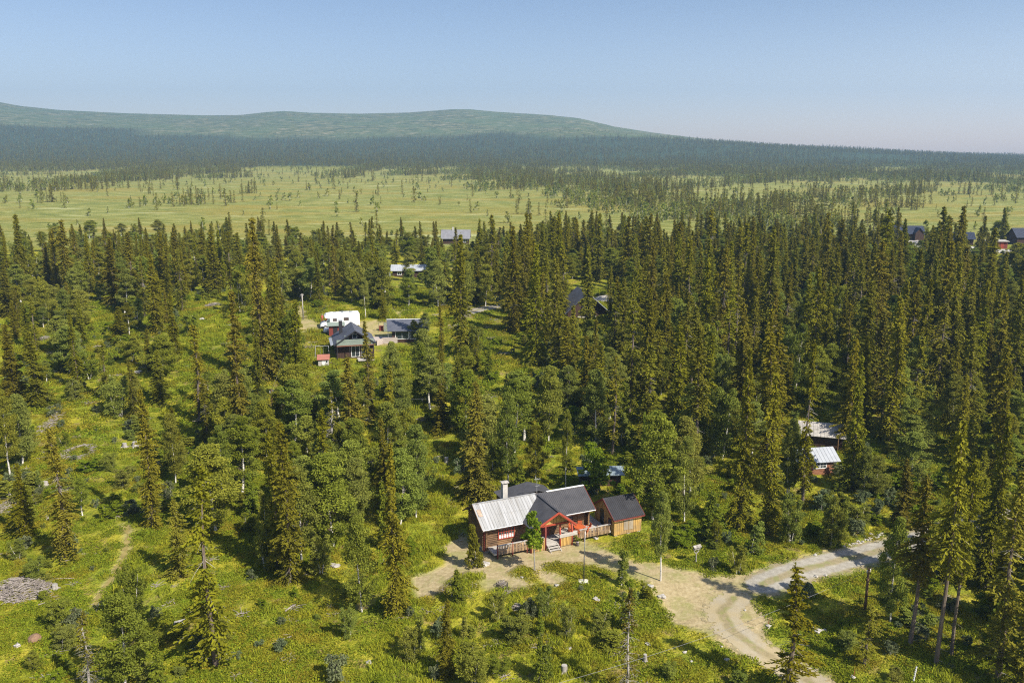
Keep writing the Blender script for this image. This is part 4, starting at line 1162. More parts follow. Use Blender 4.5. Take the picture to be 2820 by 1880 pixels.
# ---- the bog with its scattered trees, and the great forest beyond ------------
FARS = []
for i in range(6):
    c, t, d = spruce_meshes(4000 + i, H=12, rad=1.55 + 0.12*i, base=0.03, dens=0.95, droop=0.5, gap=0.15, shape=0.65, lod=0.30)
    me = merge_mesh('far_spruce', [c, t]); me.materials.append(M_SPRUCE); me.materials.append(M_SBARK); FARS.append((me, 12, 1.3 + .1*i))
FARB = []
for i in range(4):
    c, t = leafy_meshes(4100 + i, H=6, rad=1.8, base=0.10, n_clump=26, leaf=0.26, per=11, shape='dome', clump=0.7, stems=2)
    me = merge_mesh('far_birch', [c, t]); me.materials.append(M_BIRCH); me.materials.append(M_BBARK); FARB.append((me, 6, 1.8))
def far_stems(n_try, y0, y1, wf, hs, rs, xm=0.78):
    y = np.sqrt(RNG.uniform(y0*y0, y1*y1, n_try)); x = RNG.uniform(-xm, xm, n_try)*y
    k = RNG.uniform(0, 1, n_try) < wf(x, y); x, y = x[k], y[k]; z = ground(x, y)
    h = RNG.uniform(hs[0], hs[1], len(x)); r = RNG.uniform(rs[0], rs[1], len(x))*h
    return list(zip(x, y, z, h, r))
def w_bog(x, y):
    e = y - 285 - 0.05*x + 14*wob(x*0.03, y*0.05, 1.3)
    u = u_of(x, y, PROF(y)); s = smooth(1100, 2000, u)
    nz = wob(x*0.035+3, y*0.022+5, 1.0) + 0.5*wob(x*0.12, y*0.09, 1.0)
    band = smooth(560, 1300, y)
    w = np.clip((nz - 0.60 + 0.42*s*smooth(300, 420, y) + 0.50*band)*2.6, 0, 1) 
    w = w * smooth(5, 40, e) + 0.018
    # pale open bog nearest on the left
    w = w * (1 - 0.85*smooth(1500, 900, u)*(1 - smooth(400, 520, y)))
    w = np.where(in_open(x, y), 0, w)
    return w*np.where(y < 285, 0, 1)
bogS = far_stems(42000, 285, 1480, w_bog, (3.5, 11), (0.10, 0.17))
bogB = far_stems(52000, 285, 1480, lambda x, y: w_bog(x + 25, y + 10), (2.5, 6), (0.22, 0.34))
run_scatter('bog_spruces', bogS, FARS); run_scatter('bog_birches', bogB, FARB)
def w_far(x, y):
    u = u_of(x, y, PROF(y)); ry = ridge_y(u)
    lim = 0.70*ry + 110*wob(x*0.008, y*0.008, 1.2) + np.where(u > 1750, (u-1750)*1.6, 0)
    st = 1420 + 110*wob(x*0.01, y*0.01) - 170*smooth(900, -100, u)
    w = smooth(-60, 80, y - st)*(1 - smooth(-90, 60, y - lim))
    gl = wob(x*0.006+2, y*0.012, 1.0)
    w = w * (1 - 0.85*smooth(0.45, 0.7, gl)*(y < 2100))
    return w*(0.9 - 0.45*smooth(1500, 2600, y))
farS = far_stems(100000, 1000, 3400, w_far, (6, 12.5), (0.10, 0.16))
farB = far_stems(20000, 800, 3500, lambda x, y: np.clip(w_far(x, y) + 0.25*smooth(2000, 2400, y)*(1-smooth(2500, 2750, y)), 0, 1), (3, 6), (0.25, 0.4))
print('far', len(farS), len(farB), len(bogS), len(bogB))
run_scatter('far_forest', farS, FARS); run_scatter('far_birch_wood', farB, FARB)
# ================================================================== BUILDINGS
M_LOG = mat_wood('dark_log', (0.045, 0.027, 0.016), (0.17, 0.10, 0.052), (1.2, 6, 6), 1.0, stain=(0.26, 0.15, 0.07))
M_BOARD = mat_wood('yellow_board', (0.34, 0.205, 0.06), (0.62, 0.40, 0.13), (9, 9, 0.8), 1.0, stain=(0.30, 0.21, 0.11))
M_GREYWOOD = mat_wood('grey_wood', (0.30, 0.275, 0.25), (0.50, 0.465, 0.42), (1, 10, 10), 0.9)
M_RAILWOOD = mat_wood('rail_boards', (0.17, 0.10, 0.05), (0.52, 0.36, 0.19), (7, 7, 0.5), 2.4, stain=(0.24, 0.17, 0.11))
M_RED = mat_simple('red_paint', (0.34, 0.062, 0.035), 0.6, 0.3, 0.15, 2.0)
M_DARKRED = mat_simple('dull_red_paint', (0.19, 0.045, 0.035), 0.7, 0.25, 0.2, 2.0)
M_FURN = mat_simple('orange_red_paint', (0.50, 0.11, 0.035), 0.45, 0.4, 0.12, 3.0)
M_WHITE = mat_simple('white_paint', (0.78, 0.78, 0.76), 0.45, 0.4, 0.05, 2.0)
M_DARKBROWN = mat_wood('dark_brown_boards', (0.030, 0.017, 0.012), (0.075, 0.042, 0.03), (9, 9, 0.8), 1.0)
M_STONE = mat_simple('stone', (0.42, 0.40, 0.37), 0.95, 0.15, 0.35, 2.2, bump=0.5)
M_PALE = mat_simple('pale_stone', (0.37, 0.345, 0.31), 0.95, 0.15, 0.3, 3.0, bump=0.5)
M_PLASTER = mat_simple('plaster', (0.44, 0.42, 0.39), 0.9, 0.15, 0.15, 2.5)
M_BLACK = mat_simple('black_metal', (0.03, 0.03, 0.034), 0.4, 0.4, 0.1)
M_STEEL = mat_simple('galvanised_steel', (0.42, 0.43, 0.44), 0.45, 0.5, 0.1, 2.0, metal=0.3)
def mat_glass(name, col=(0.03, 0.04, 0.045)):
    m, n = new_mat(name); b = NB(n)
    p = b.finish(col, 0.06, 0.8); return m
M_GLASS = mat_glass('window_glass')
def mat_roof_pale():
    m, n = new_mat('weathered_metal_sheet'); b = NB(n)
    tc = b.new("ShaderNodeTexCoord").outputs['Object']
    f = b.noise(b.mapping(tc, (1.9, 0.12, 0.12)), 1.6, 5, 0.7)
    c = b.ramp(f, [(0.30, (0.20, 0.19, 0.175)), (0.46, (0.31, 0.31, 0.305)), (0.7, (0.41, 0.415, 0.425))])
    r = b.noise(b.mapping(tc, (2.6, 0.25, 0.25)), 1.9, 5, 0.75)
    c = b.mix(b.ramp(r, [(0.60, 0.0), (0.72, 0.55)]), c, (0.34, 0.26, 0.19))
    b.finish(c, 0.5, 0.35, 0.0, b.bump(f, 0.1, 0.02)); return m
def mat_roof_dark(name='dark_metal_sheet', a=(0.050, 0.050, 0.056), c2=(0.082, 0.080, 0.086)):
    m, n = new_mat(name); b = NB(n)
    tc = b.new("ShaderNodeTexCoord").outputs['Object']
    f = b.noise(tc, 0.8, 4, 0.6)
    b.finish(b.ramp(f, [(0.3, a), (0.7, c2)]), 0.55, 0.25); return m
M_ROOFP = mat_roof_pale(); M_ROOFD = mat_roof_dark()

def ribbed(mb, quad, step, along, h=0.03, w=0.035, lift=0.0):
    """raised seams on a roof plate running down the slope; quad = (eave a, eave b, ridge b, ridge a)"""
    a, b_, c, d = [Vector(p) for p in quad]; n = max(2, int((b_ - a).length/step))
    nrm = (b_ - a).cross(d - a).normalized()
    if nrm.z < 0: nrm = -nrm
    for i in range(1, n):
        t = i/n; p = a.lerp(b_, t) + nrm*(h/2 + lift); q = d.lerp(c, t) + nrm*(h/2 + lift)
        mb.beam(p, q, w, h, up=nrm)
def gable_house(root, L, W, eave, ridge, over=0.3, ov_end=0.3, roof_mat=None, roof_t=0.10, rib=0.4, y0=0.0, ridge_axis='x', ribs=True, back=True):
    """roof plates for a house lying along local x from 0..L, depth y0..y0+W"""
    ym = y0 + W/2; s = (ridge - eave)/(W/2)
    ez = eave - s*over
    f = [(-ov_end, y0-over, ez), (L+ov_end, y0-over, ez), (L+ov_end, ym, ridge), (-ov_end, ym, ridge)]
    g = [(-ov_end, y0+W+over, ez), (L+ov_end, y0+W+over, ez), (L+ov_end, ym, ridge), (-ov_end, ym, ridge)]
    return f, g

# ---- the log cabin ------------------------------------------------------------
E1 = (math.cos(R(24)), math.sin(R(24)))
CAB = empty('log_cabin', (-2.91, 80.87, 0.0), R(24), 'brown log cabin with half grey, half dark metal roof and red-trimmed porch', 'cabin')
def cabw(s, t, z=0.0): return Vector((-2.91 + s*E1[0] - t*E1[1], 80.87 + s*E1[1] + t*E1[0], z))
# stone footing and log walls
MB().box(0.42, 12.8, 0.68, 4.95, -0.4, 0.32).build('foundation', M_STONE, CAB)
def log_wall(mb, a, b_, z0, z1, r=0.105):
    z = z0 + r
    while z < z1:
        j = random.uniform(-.012, .012)
        mb.tube([(a[0], a[1], z), (b_[0], b_[1], z)], r + j, 8); z += 2*r*0.93
lw = MB()
lw.box(0.45, 9.0, 0.75, 4.9, 0.30, 2.98); lw.box(9.0, 12.75, 1.62, 4.9, 0.30, 2.98)
lw.prism([(0.75, 2.97), (4.9, 2.97), (2.8, 4.42)], 'x', 0.47, 12.7)
log_wall(lw, (0.15, 0.72), (9.0, 0.72), 0.3, 2.95)
log_wall(lw, (0.47, 0.3), (0.47, 5.3), 0.3, 2.95)
log_wall(lw, (12.75, 0.9), (12.75, 5.2), 0.3, 2.95)
for k in range(6):
    z = 3.0 + k*0.22; hw = max(0.15, 2.1*(1 - (z-2.95)/1.5))
    lw.tube([(0.47, 2.8-hw, z), (0.47, 2.8+hw, z)], 0.1, 8)
lw.build('log_wall', M_LOG, CAB)
# vertical weathered boarding at the low left corner post
MB().box(0.25, 0.5, 0.5, 0.74, 0.25, 2.9).build('corner_board', M_DARKRED, CAB)
# roofs
def zf(t): return 2.90 + 0.607*t
q = [(-0.12, -0.02, zf(-0.02)), (7.1, -0.02, zf(-0.02)), (7.1, 2.8, zf(2.8)), (-0.12, 2.8, zf(2.8))]
mb = MB().slab(q, 0.07); ribbed(mb, q, 0.34, 0); 
mb.beam((2.0, 1.3, zf(1.3)+0.012), (6.6, 1.3, zf(1.3)+0.012), 0.03, 0.02)
rp = mb.build('pale_metal_roof', M_ROOFP, CAB)
q = [(7.104, -0.02, zf(-0.02)), (13.05, -0.02, zf(-0.02)), (13.05, 2.8, zf(2.8)-0.02), (7.104, 2.8, zf(2.8)-0.02)]
mb = MB().slab(q, 0.07); ribbed(mb, q, 0.21, 0, 0.022, 0.03); mb.build('dark_metal_roof', M_ROOFD, CAB)
q = [(-0.12, 5.62, 2.9), (13.05, 5.62, 2.9), (13.05, 2.804, 4.59), (-0.12, 2.804, 4.59)]
mb = MB().slab(q, 0.07); mb.build('back_roof', M_ROOFD, CAB)
MB().beam((8.5, 2.8, 4.615), (13.07, 2.8, 4.615), 0.26, 0.05).build('ridge_cap', M_WHITE, CAB)
MB().beam((-0.13, 2.8, 4.63), (7.2, 2.8, 4.63), 0.2, 0.035).build('ridge_cap', M_ROOFP, CAB)
# rusty patch plate on the pale roof near the left verge
MB().slab([(0.06, 1.35, zf(1.35)+0.045), (0.50, 1.35, zf(1.35)+0.045), (0.50, 2.1, zf(2.1)+0.045), (0.06, 2.1, zf(2.1)+0.045)], 0.015).build('rusty_patch', mat_simple('rusty_sheet', (0.36, 0.27, 0.2), 0.8, 0.2, 0.4, 4), rp)
mb = MB()
mb.beam((-0.10, -0.06, 2.80), (4.9, -0.06, 2.80), 0.03, 0.17); mb.build('fascia', M_PALE, CAB)
mb = MB(); mb.beam((9.3, -0.06, 2.80), (13.05, -0.06, 2.80), 0.03, 0.15); mb.build('fascia', mat_simple('faded_pink_board', (0.46, 0.27, 0.19), 0.7), CAB)
mb = MB(); mb.tube([(-0.1, -0.13, 2.87), (4.4, -0.13, 2.85)], 0.055, 8); mb.tube([(9.45, -0.13, 2.87), (13.0, -0.13, 2.85)], 0.05, 8); mb.build('gutter', M_STEEL, CAB)
mb = MB(); mb.beam((-0.14, -0.05, 2.80), (-0.14, 2.8, 4.53), 0.04, 0.16); mb.beam((-0.14, 2.8, 4.53), (-0.14, 5.62, 2.82), 0.04, 0.16); mb.build('bargeboard', M_LOG, CAB)
mb = MB(); mb.beam((13.07, -0.05, 2.80), (13.07, 2.8, 4.53), 0.04, 0.16); mb.beam((13.07, 2.8, 4.53), (13.07, 5.62, 2.82), 0.04, 0.16); mb.build('bargeboard', M_DARKRED, CAB)
# rear wing
mb = MB().slab([(4.2, 4.6, 3.60), (4.2, 7.4, 3.60), (8.4, 7.4, 4.12), (8.4, 4.6, 4.12)], 0.07).slab([(10.4, 4.6, 3.4), (10.4, 7.4, 3.4), (8.404, 7.4, 4.12), (8.404, 4.6, 4.12)], 0.07)
mb.build('rear_roof', M_ROOFD, CAB)
MB().prism([(4.5, -0.3), (10.2, -0.3), (10.2, 3.36), (8.4, 4.0), (4.5, 3.52)], 'y', 4.9, 7.2).build('rear_wall', M_LOG, CAB)
# porch roof: a long gentle left slope, a short steep right one
RS, RZ = 7.40, 4.47
def zl(s): return RZ - 0.52*(RS - s)
def zr(s): return RZ - 0.80*(s - RS)
pl = [Vector((RS, -2.35, RZ)), Vector((RS, 2.60, RZ)), Vector((4.40, 0.02, zl(4.40)+0.02)), Vector((4.40, -2.35, zl(4.40)))]
mb = MB().slab(pl, 0.07)
for k in range(1, 24):
    t = -2.35 + k*0.21
    s_top = RS; s_low = 4.40 if t < 0.02 else 4.40 + (t - 0.02)/2.58*3.0
    if s_low < RS - 0.1: mb.beam((s_low, t, zl(s_low)+0.012), (s_top, t, RZ+0.012), 0.03, 0.022, up=(-0.46, 0, 0.88))
mb.build('porch_roof', M_ROOFD, CAB)
pr = [Vector((RS, -2.35, RZ)), Vector((RS, 2.60, RZ)), Vector((9.36, 0.0, zr(9.36))), Vector((9.46, -2.35, zr(9.46)))]
mb = MB().slab(pr, 0.07)
mb.build('porch_roof', M_ROOFD, CAB)
MB().beam((RS, -2.37, RZ+0.035), (RS, 2.62, RZ+0.035), 0.22, 0.04).build('ridge_cap', M_ROOFD, CAB)
for nm, a, b_ in (('l', (4.40, zl(4.40)), (RS, RZ)), ('r', (RS, RZ), (9.50, zr(9.50)))):
    mb = MB(); mb.beam((a[0], -2.375, a[1]-0.07), (b_[0], -2.375, b_[1]-0.07), 0.035, 0.17, up=(0, 0, 1))
    mb.beam((a[0], -2.34, a[1]-0.19), (b_[0], -2.34, b_[1]-0.19), 0.03, 0.12, up=(0, 0, 1))
    mb.build('bargeboard', M_RED, CAB)
# boarded porch gable
mb = MB()
T0 = -1.30
s = 5.9
while s < 9.0:
    top = min(zl(s), zr(s)) - 0.1
    if top > 2.86: mb.box(s, s+0.142, T0 - 0.015*(int(s*7) % 2), T0+0.05, 2.80, top)
    s += 0.15
mb.build('porch_gable', M_BOARD, CAB)
MB().beam((4.7, T0-0.03, 2.72), (9.3, T0-0.03, 2.72), 0.16, 0.16).build('tie_beam', M_RED, CAB)
for s in (4.75, 6.40, 8.10, 9.50):
    MB().tube([(s, T0-0.03, -0.15), (s, T0-0.03, 2.66)], [0.105, 0.095], 10).build('porch_post', M_DARKRED if s < 8 else M_RED, CAB, True)
# deck
mb = MB()
def planks(mb, s0, s1, t0, t1, z, w=0.14):
    t = t0
    while t < t1 - 0.02: mb.box(s0, s1, t, min(t + w - 0.012, t1), z - 0.04, z - random.uniform(0, .004)); t += w
planks(mb, 0.70, 14.35, -1.12, 0.60, 0.60)
planks(mb, 9.10, 14.35, 0.60, 3.4, 0.60)
mb.box(0.70, 14.35, -1.10, -1.05, 0.40, 0.555); mb.box(0.70, 0.75, -1.05, 0.6, 0.40, 0.555)
mb.build('deck', M_GREYWOOD, CAB)
mb = MB()
for s in np.arange(1.2, 14.3, 1.6): mb.box(s, s+0.12, -0.9, -0.78, -0.2, 0.55)
mb.box(0.8, 14.2, -0.2, -0.1, 0.3, 0.55); mb.build('deck_joists', M_LOG, CAB)
# recessed dark wall on the right part behind the table
mb = MB().box(9.0, 12.75, 1.55, 1.60, 0.6, 2.98); log_wall(mb, (9.0, 1.5), (12.9, 1.5), 0.6, 2.95); log_wall(mb, (9.05, 0.7), (9.05, 1.5), 0.6, 2.95)
mb.build('log_wall', M_LOG, CAB)
# wide-board railings
def railing(s0, s1, t, posts, z=0.6, hgt=0.85, mat=M_RAILWOOD):
    mb = MB(); s = s0 + 0.06
    while s < s1 - 0.1:
        w = random.uniform(0.08, 0.12); l = random.uniform(-0.02, 0.02)
        mb.box(s, s + w, t - 0.025, t, z - 0.18 + l, z + hgt - 0.06); s += w + random.uniform(0.05, 0.085)
    mb.build('balusters', mat, CAB)
    MB().box(s0, s1, t - 0.09, t + 0.09, z + hgt - 0.05, z + hgt).build('handrail', M_GREYWOOD, CAB)
    MB().box(s0, s1, t + 0.002, t + 0.045, z + 0.12, z + 0.2).build('lower_rail', mat, CAB)
    for p_ in posts: MB().tube([(p_, t + 0.02, -0.2), (p_, t + 0.02, z + hgt + 0.10)], 0.075, 8).build('rail_post', M_DARKRED if p_ < 6 else M_LOG, CAB, True)
railing(1.0, 6.30, -1.16, [1.08, 2.75, 4.40])
railing(9.60, 14.25, -1.16, [11.05, 12.65])
mb = MB(); mb.beam((8.0, -1.36, 1.26), (10.1, -1.36, 1.30), 0.16, 0.40); mb.build('log_bench_back', M_GREYWOOD, CAB, bevel=0.05)
mb = MB(); s = 8.2
while s < 9.4: mb.box(s, s+0.12, -1.38, -1.34, 0.10, 1.05); s += 0.165
mb.box(8.15, 9.45, -1.335, -1.31, 0.2, 1.0); mb.build('porch_screen', M_BOARD, CAB)
mb = MB(); s = 4.85
while s < 6.3: mb.box(s, s+0.12, -1.38, -1.34, 0.05, 1.35); s += 0.165
mb.build('porch_screen', M_BOARD, CAB)
# steps
mb = MB()
for i in range(4):
    z = 0.60 - 0.155*i - 0.15; t = -1.15 - 0.27*i
    mb.box(6.6, 7.95, t - 0.30, t - 0.01, z - 0.04, z)
for s in (6.66, 7.85): mb.beam((s, -1.1, 0.42), (s, -2.25, -0.10), 0.05, 0.2)
mb.build('steps', M_GREYWOOD, CAB)
# window in the left wall
def window(name, parent, s0, s1, z0, z1, t, nx, nz, frame, mull=0.045, fw=0.09, depth=0.06, curtains=False, mats=None):
    f = MB()
    f.box(s0-fw, s1+fw, t-depth, t+0.02, z1, z1+fw); f.box(s0-fw, s1+fw, t-depth, t+0.02, z0-fw, z0)
    f.box(s0-fw, s0, t-depth, t+0.02, z0, z1); f.box(s1, s1+fw, t-depth, t+0.02, z0, z1)
    fr = f.build(name, frame, parent)
    g = MB().box(s0, s1, t-0.02, t+0.012, z0, z1).build('pane', M_GLASS, fr)
    m = MB(); 
    for i in range(1, nx):
        s = s0 + (s1-s0)*i/nx; w = mull*(2 if i % 2 == 0 and nx > 3 else 1)/2; m.box(s-w, s+w, t-0.045, t-0.021, z0, z1)
    for i in range(1, nz):
        z = z0 + (z1-z0)*i/nz; m.box(s0, s1, t-0.043, t-0.0215, z-mull/2.6, z+mull/2.6)
    if nx > 1 or nz > 1: m.build('glazing_bars', frame, fr)
    if curtains:
        c = MB(); 
        for i in range(3):
            a = s0 + (s1-s0)*(i+0.08)/3; b_ = s0 + (s1-s0)*(i+0.92)/3; c.box(a, b_, t-0.0205, t-0.0202, z0, z0+(z1-z0)*0.40)
        c.build('curtain', M_WHITE, fr)
    return fr
window('window', CAB, 1.95, 3.65, 1.30, 2.36, 0.60, 6, 3, M_RED, curtains=True)
window('window', CAB, 10.0, 11.0, 1.45, 2.3, 1.38, 2, 2, M_LOG)
MB().box(11.6, 12.4, 1.34, 1.41, 0.62, 2.5).build('door', M_LOG, CAB)
MB().box(7.0, 7.8, 0.60, 0.66, 0.62, 2.5).build('door', M_DARKRED, CAB)
# chimney
ch = MB().box(3.62, 4.16, 3.33, 3.87, 3.6, 5.95).build('chimney', M_PLASTER, CAB)
mb = MB().box(3.63, 3.72, 3.34, 3.43, 5.95, 6.12).box(4.06, 4.15, 3.34, 3.43, 5.95, 6.12).box(3.63, 3.72, 3.77, 3.86, 5.95, 6.12).box(4.06, 4.15, 3.77, 3.86, 5.95, 6.12)
mb.slab([(3.48, 3.2, 6.16), (4.30, 3.2, 6.16), (4.30, 3.6, 6.25), (3.48, 3.6, 6.25)], 0.05).slab([(3.48, 4.0, 6.16), (4.30, 4.0, 6.16), (4.30, 3.604, 6.25), (3.48, 3.604, 6.25)], 0.05)
mb.build('chimney_cap', M_PALE, ch)
mb = MB().tube([(7.45, 3.0, 4.4), (7.45, 3.0, 6.2)], 0.025, 6)
mb.tube([(7.15, 3.0, 6.12), (7.85, 3.0, 6.12)], 0.014, 5)
for k in range(5): mb.tube([(7.2+k*0.15, 2.72, 6.12), (7.2+k*0.15, 3.28, 6.12)], 0.010, 4)
mb.tube([(7.3, 3.0, 5.35), (7.75, 3.0, 5.35)], 0.012, 5); mb.tube([(7.7, 2.8, 5.35), (7.7, 3.2, 5.35)], 0.01, 4)
mb.build('antenna', M_STEEL, CAB)

# ---- the storage shed -----------------------------------------------------------
SH = empty('storage_shed', cabw(14.6, -1.45), R(24), 'yellow board-and-batten shed with black metal roof and red bargeboards', 'shed')
SL, SW, SE_, SR = 3.35, 4.2, 2.25, 3.62
def battened(mb, a, b_, z0, ztop, nrm, step=0.26):
    a = Vector(a); b_ = Vector(b_); n = int((b_-a).length/step); nv = Vector(nrm)
    for i in range(n+1):
        p_ = a.lerp(b_, i/n); zt = ztop(p_) if callable(ztop) else ztop
        d = (b_-a).normalized()
        q0 = p_ + nv*0.012
        mb.beam((q0.x, q0.y, z0), (q0.x, q0.y, zt), 0.05, 0.03, up=nv)
mb = MB().prism([(0, 0.12), (SW, 0.12), (SW, SE_), (SW/2, SR-0.06), (0, SE_)], 'x', 0, SL)
battened(mb, (0, 0, 0), (SL, 0, 0), 0.10, SE_-0.05, (0, -1, 0), 0.21)
battened(mb, (0, 0, 0), (0, SW, 0), 0.10, lambda p_: SE_ + (SR-SE_)*(1-abs(p_.y-SW/2)/(SW/2)) - 0.1, (-1, 0, 0), 0.21)
battened(mb, (SL, 0, 0), (SL, SW, 0), 0.10, lambda p_: SE_ + (SR-SE_)*(1-abs(p_.y-SW/2)/(SW/2)) - 0.1, (1, 0, 0), 0.21)
mb.build('wall', M_BOARD, SH)
mb = MB()
for x in (0.1, SL/2, SL-0.4):
    for y in (0.05, SW-0.4): mb.box(x, x+0.35, y, y+0.35, -0.3, 0.12)
mb.build('foundation', M_STONE, SH)
sl = (SR - SE_)/(SW/2)
f = [(-0.28, -0.36, SE_-0.36*sl+0.05), (SL+0.22, -0.36, SE_-0.36*sl+0.05), (SL+0.22, SW/2, SR+0.05), (-0.28, SW/2, SR+0.05)]
g_ = [(-0.28, SW+0.36, SE_-0.36*sl+0.05), (SL+0.22, SW+0.36, SE_-0.36*sl+0.05), (SL+0.22, SW/2+0.004, SR+0.05), (-0.28, SW/2+0.004, SR+0.05)]
mb = MB().slab(f, 0.06).slab(g_, 0.06); ribbed(mb, f, 0.22, 0, 0.022, 0.03); ribbed(mb, g_, 0.22, 0, 0.022, 0.03)
mb.build('roof', mat_roof_dark('black_metal_sheet', (0.022, 0.022, 0.026), (0.042, 0.042, 0.048)), SH)
for x in (-0.31, SL+0.24):
    mb = MB().beam((x, -0.38, f[0][2]-0.10), (x, SW/2, SR-0.05), 0.035, 0.2, up=(0, 0, 1)).beam((x, SW/2, SR-0.05), (x, SW+0.38, f[0][2]-0.10), 0.035, 0.2, up=(0, 0, 1))
    mb.build('bargeboard', M_DARKRED, SH)
MB().beam((-0.28, -0.39, f[0][2]-0.09), (SL+0.22, -0.39, f[0][2]-0.09), 0.03, 0.13).build('fascia', M_DARKRED, SH)
d = MB().box(-0.045, -0.005, 2.2, 3.0, 0.3, 2.15).build('door', M_BLACK, SH); MB().box(-0.075, -0.046, 2.28, 2.33, 1.15, 1.28).build('handle', M_STEEL, d)
w = MB().box(-0.06, -0.01, 0.55, 1.25, 1.15, 1.75).build('window_frame', M_DARKRED, SH); MB().box(-0.07, -0.061, 0.63, 1.17, 1.23, 1.67).build('pane', M_GLASS, w)
MB().box(1.15, 1.72, -0.055, -0.028, 0.55, 2.05).build('shutter', mat_wood('bleached_board', (0.22, 0.18, 0.13), (0.36, 0.30, 0.22), (9, 9, .8)), SH)
MB().box(1.82, 2.32, -0.055, -0.028, 0.55, 2.05).build('shutter', mat_wood('bleached_board', (0.25, 0.20, 0.14), (0.40, 0.34, 0.25), (9, 9, .8)), SH)
for x, y, s in ((0.3, -0.6, 0.16), (3.6, -0.3, 0.2), (2.6, -0.5, 0.13)): pass

# ---- garden furniture ------------------------------------------------------------
def make_table(p):
    r = empty('round_table', p, 0.2, 'round orange-red wooden table with chairs around it on the deck', 'table')
    mb = MB(); n = 20
    mb.tube([(0, 0, 0.70), (0, 0, 0.735)], 0.62, n); mb.build('tabletop', M_FURN, r)
    MB().tube([(0, 0, 0.10), (0, 0, 0.70)], [0.05, 0.05], 8).build('pedestal', M_FURN, r)
    for k in range(4):
        a = k*math.pi/2 + 0.4; MB().beam((0, 0, 0.16), (0.42*math.cos(a), 0.42*math.sin(a), 0.03), 0.05).build('leg', M_FURN, r)
    return r
def make_chair(p, rz, label, group='orange-red chairs on the deck'):
    r = empty('garden_chair', p, rz, label, 'chair', group)
    mb = MB(); 
    for k in range(5): mb.box(-0.23, 0.23, -0.22+k*0.09, -0.15+k*0.09, 0.41, 0.435)
    mb.build('seat', M_FURN, r)
    mb = MB()
    for k in range(5): mb.beam((-0.19+k*0.095, 0.235, 0.44), (-0.19+k*0.095, 0.33, 0.92), 0.07, 0.02)
    mb.beam((-0.25, 0.335, 0.93), (0.25, 0.335, 0.93), 0.03, 0.07); mb.build('backrest', M_FURN, r)
    for sx in (-1, 1):
        MB().beam((sx*0.25, -0.20, 0.64), (sx*0.25, 0.28, 0.64), 0.05, 0.025).build('armrest', M_FURN, r)
        MB().beam((sx*0.24, -0.20, 0.0), (sx*0.24, -0.18, 0.63), 0.035).build('leg', M_FURN, r)
        MB().beam((sx*0.24, 0.24, 0.0), (sx*0.24, 0.24, 0.64), 0.035).build('leg', M_FURN, r)
    return r
TC = (11.0, -0.25)
make_table(cabw(TC[0], TC[1], 0.60))
for k, (a, rr, lab) in enumerate([(180, 1.0, 'orange-red slatted chair left of the round table, nearest the porch post'),
        (232, 0.98, 'orange-red chair at the near left of the round table'), (300, 0.85, 'orange-red chair at the railing side of the round table'),
        (355, 0.98, 'red chair at the right of the round table, seen from the side'), (60, 0.72, 'dark red chair between the table and the log wall'), (135, 0.85, 'red chair in the shade behind the porch post')]):
    x = TC[0] + rr*math.cos(R(a)); y = TC[1] + min(rr*math.sin(R(a)), 0.62)
    make_chair(cabw(x, max(y, -0.95), 0.60), R(24) + R(a) - math.pi/2, lab)
# small pots on the rail and by the steps
t_ = empty('planter_barrel', cabw(9.95, -1.75, -0.02), 0, 'small grey barrel planter with green leaves by the right porch post', 'planter')
MB().tube([(0, 0, 0), (0, 0, 0.16), (0, 0, 0.4), (0, 0, 0.5)], [0.15, 0.19, 0.19, 0.16], 14).build('barrel', mat_wood('barrel_wood', (0.12, 0.09, 0.09), (0.3, 0.26, 0.25), (8, 8, 1)), t_, True)
MB().tube([(0, 0, 0.12), (0, 0, 0.16)], 0.195, 14).tube([(0, 0, 0.38), (0, 0, 0.42)], 0.195, 14).build('hoops', M_BLACK, t_)
c, tt = leafy_meshes(77, H=0.8, rad=0.35, base=0.15, n_clump=14, leaf=0.05, per=22, stems=3, shape='dome', clump=0.16); o = link_mesh('plant', c, M_LIME, t_); o.location = (0, 0, 0.4)
# ================================================================== THE OTHER HOUSES
M_GREENBOARD = mat_wood('faded_green_boards', (0.16, 0.20, 0.17), (0.27, 0.32, 0.27), (0.6, 8, 8), 1.0)
M_TERR = mat_wood('weathered_terrace_boards', (0.33, 0.27, 0.24), (0.52, 0.45, 0.41), (1, 8, 8), 1.0)
M_SLATE = mat_roof_dark('slate_blue_roof', (0.075, 0.080, 0.10), (0.115, 0.12, 0.145))
M_SILVER = mat_simple('silver_roof_sheet', (0.36, 0.38, 0.41), 0.5, 0.35, 0.1, 1.0)
M_GREYROOF = mat_simple('grey_roof_sheet', (0.20, 0.20, 0.22), 0.6, 0.3, 0.12, 1.0)
CROPS['W'] = (860, 840, .12753); CROPS['X'] = (1020, 870, .08503)

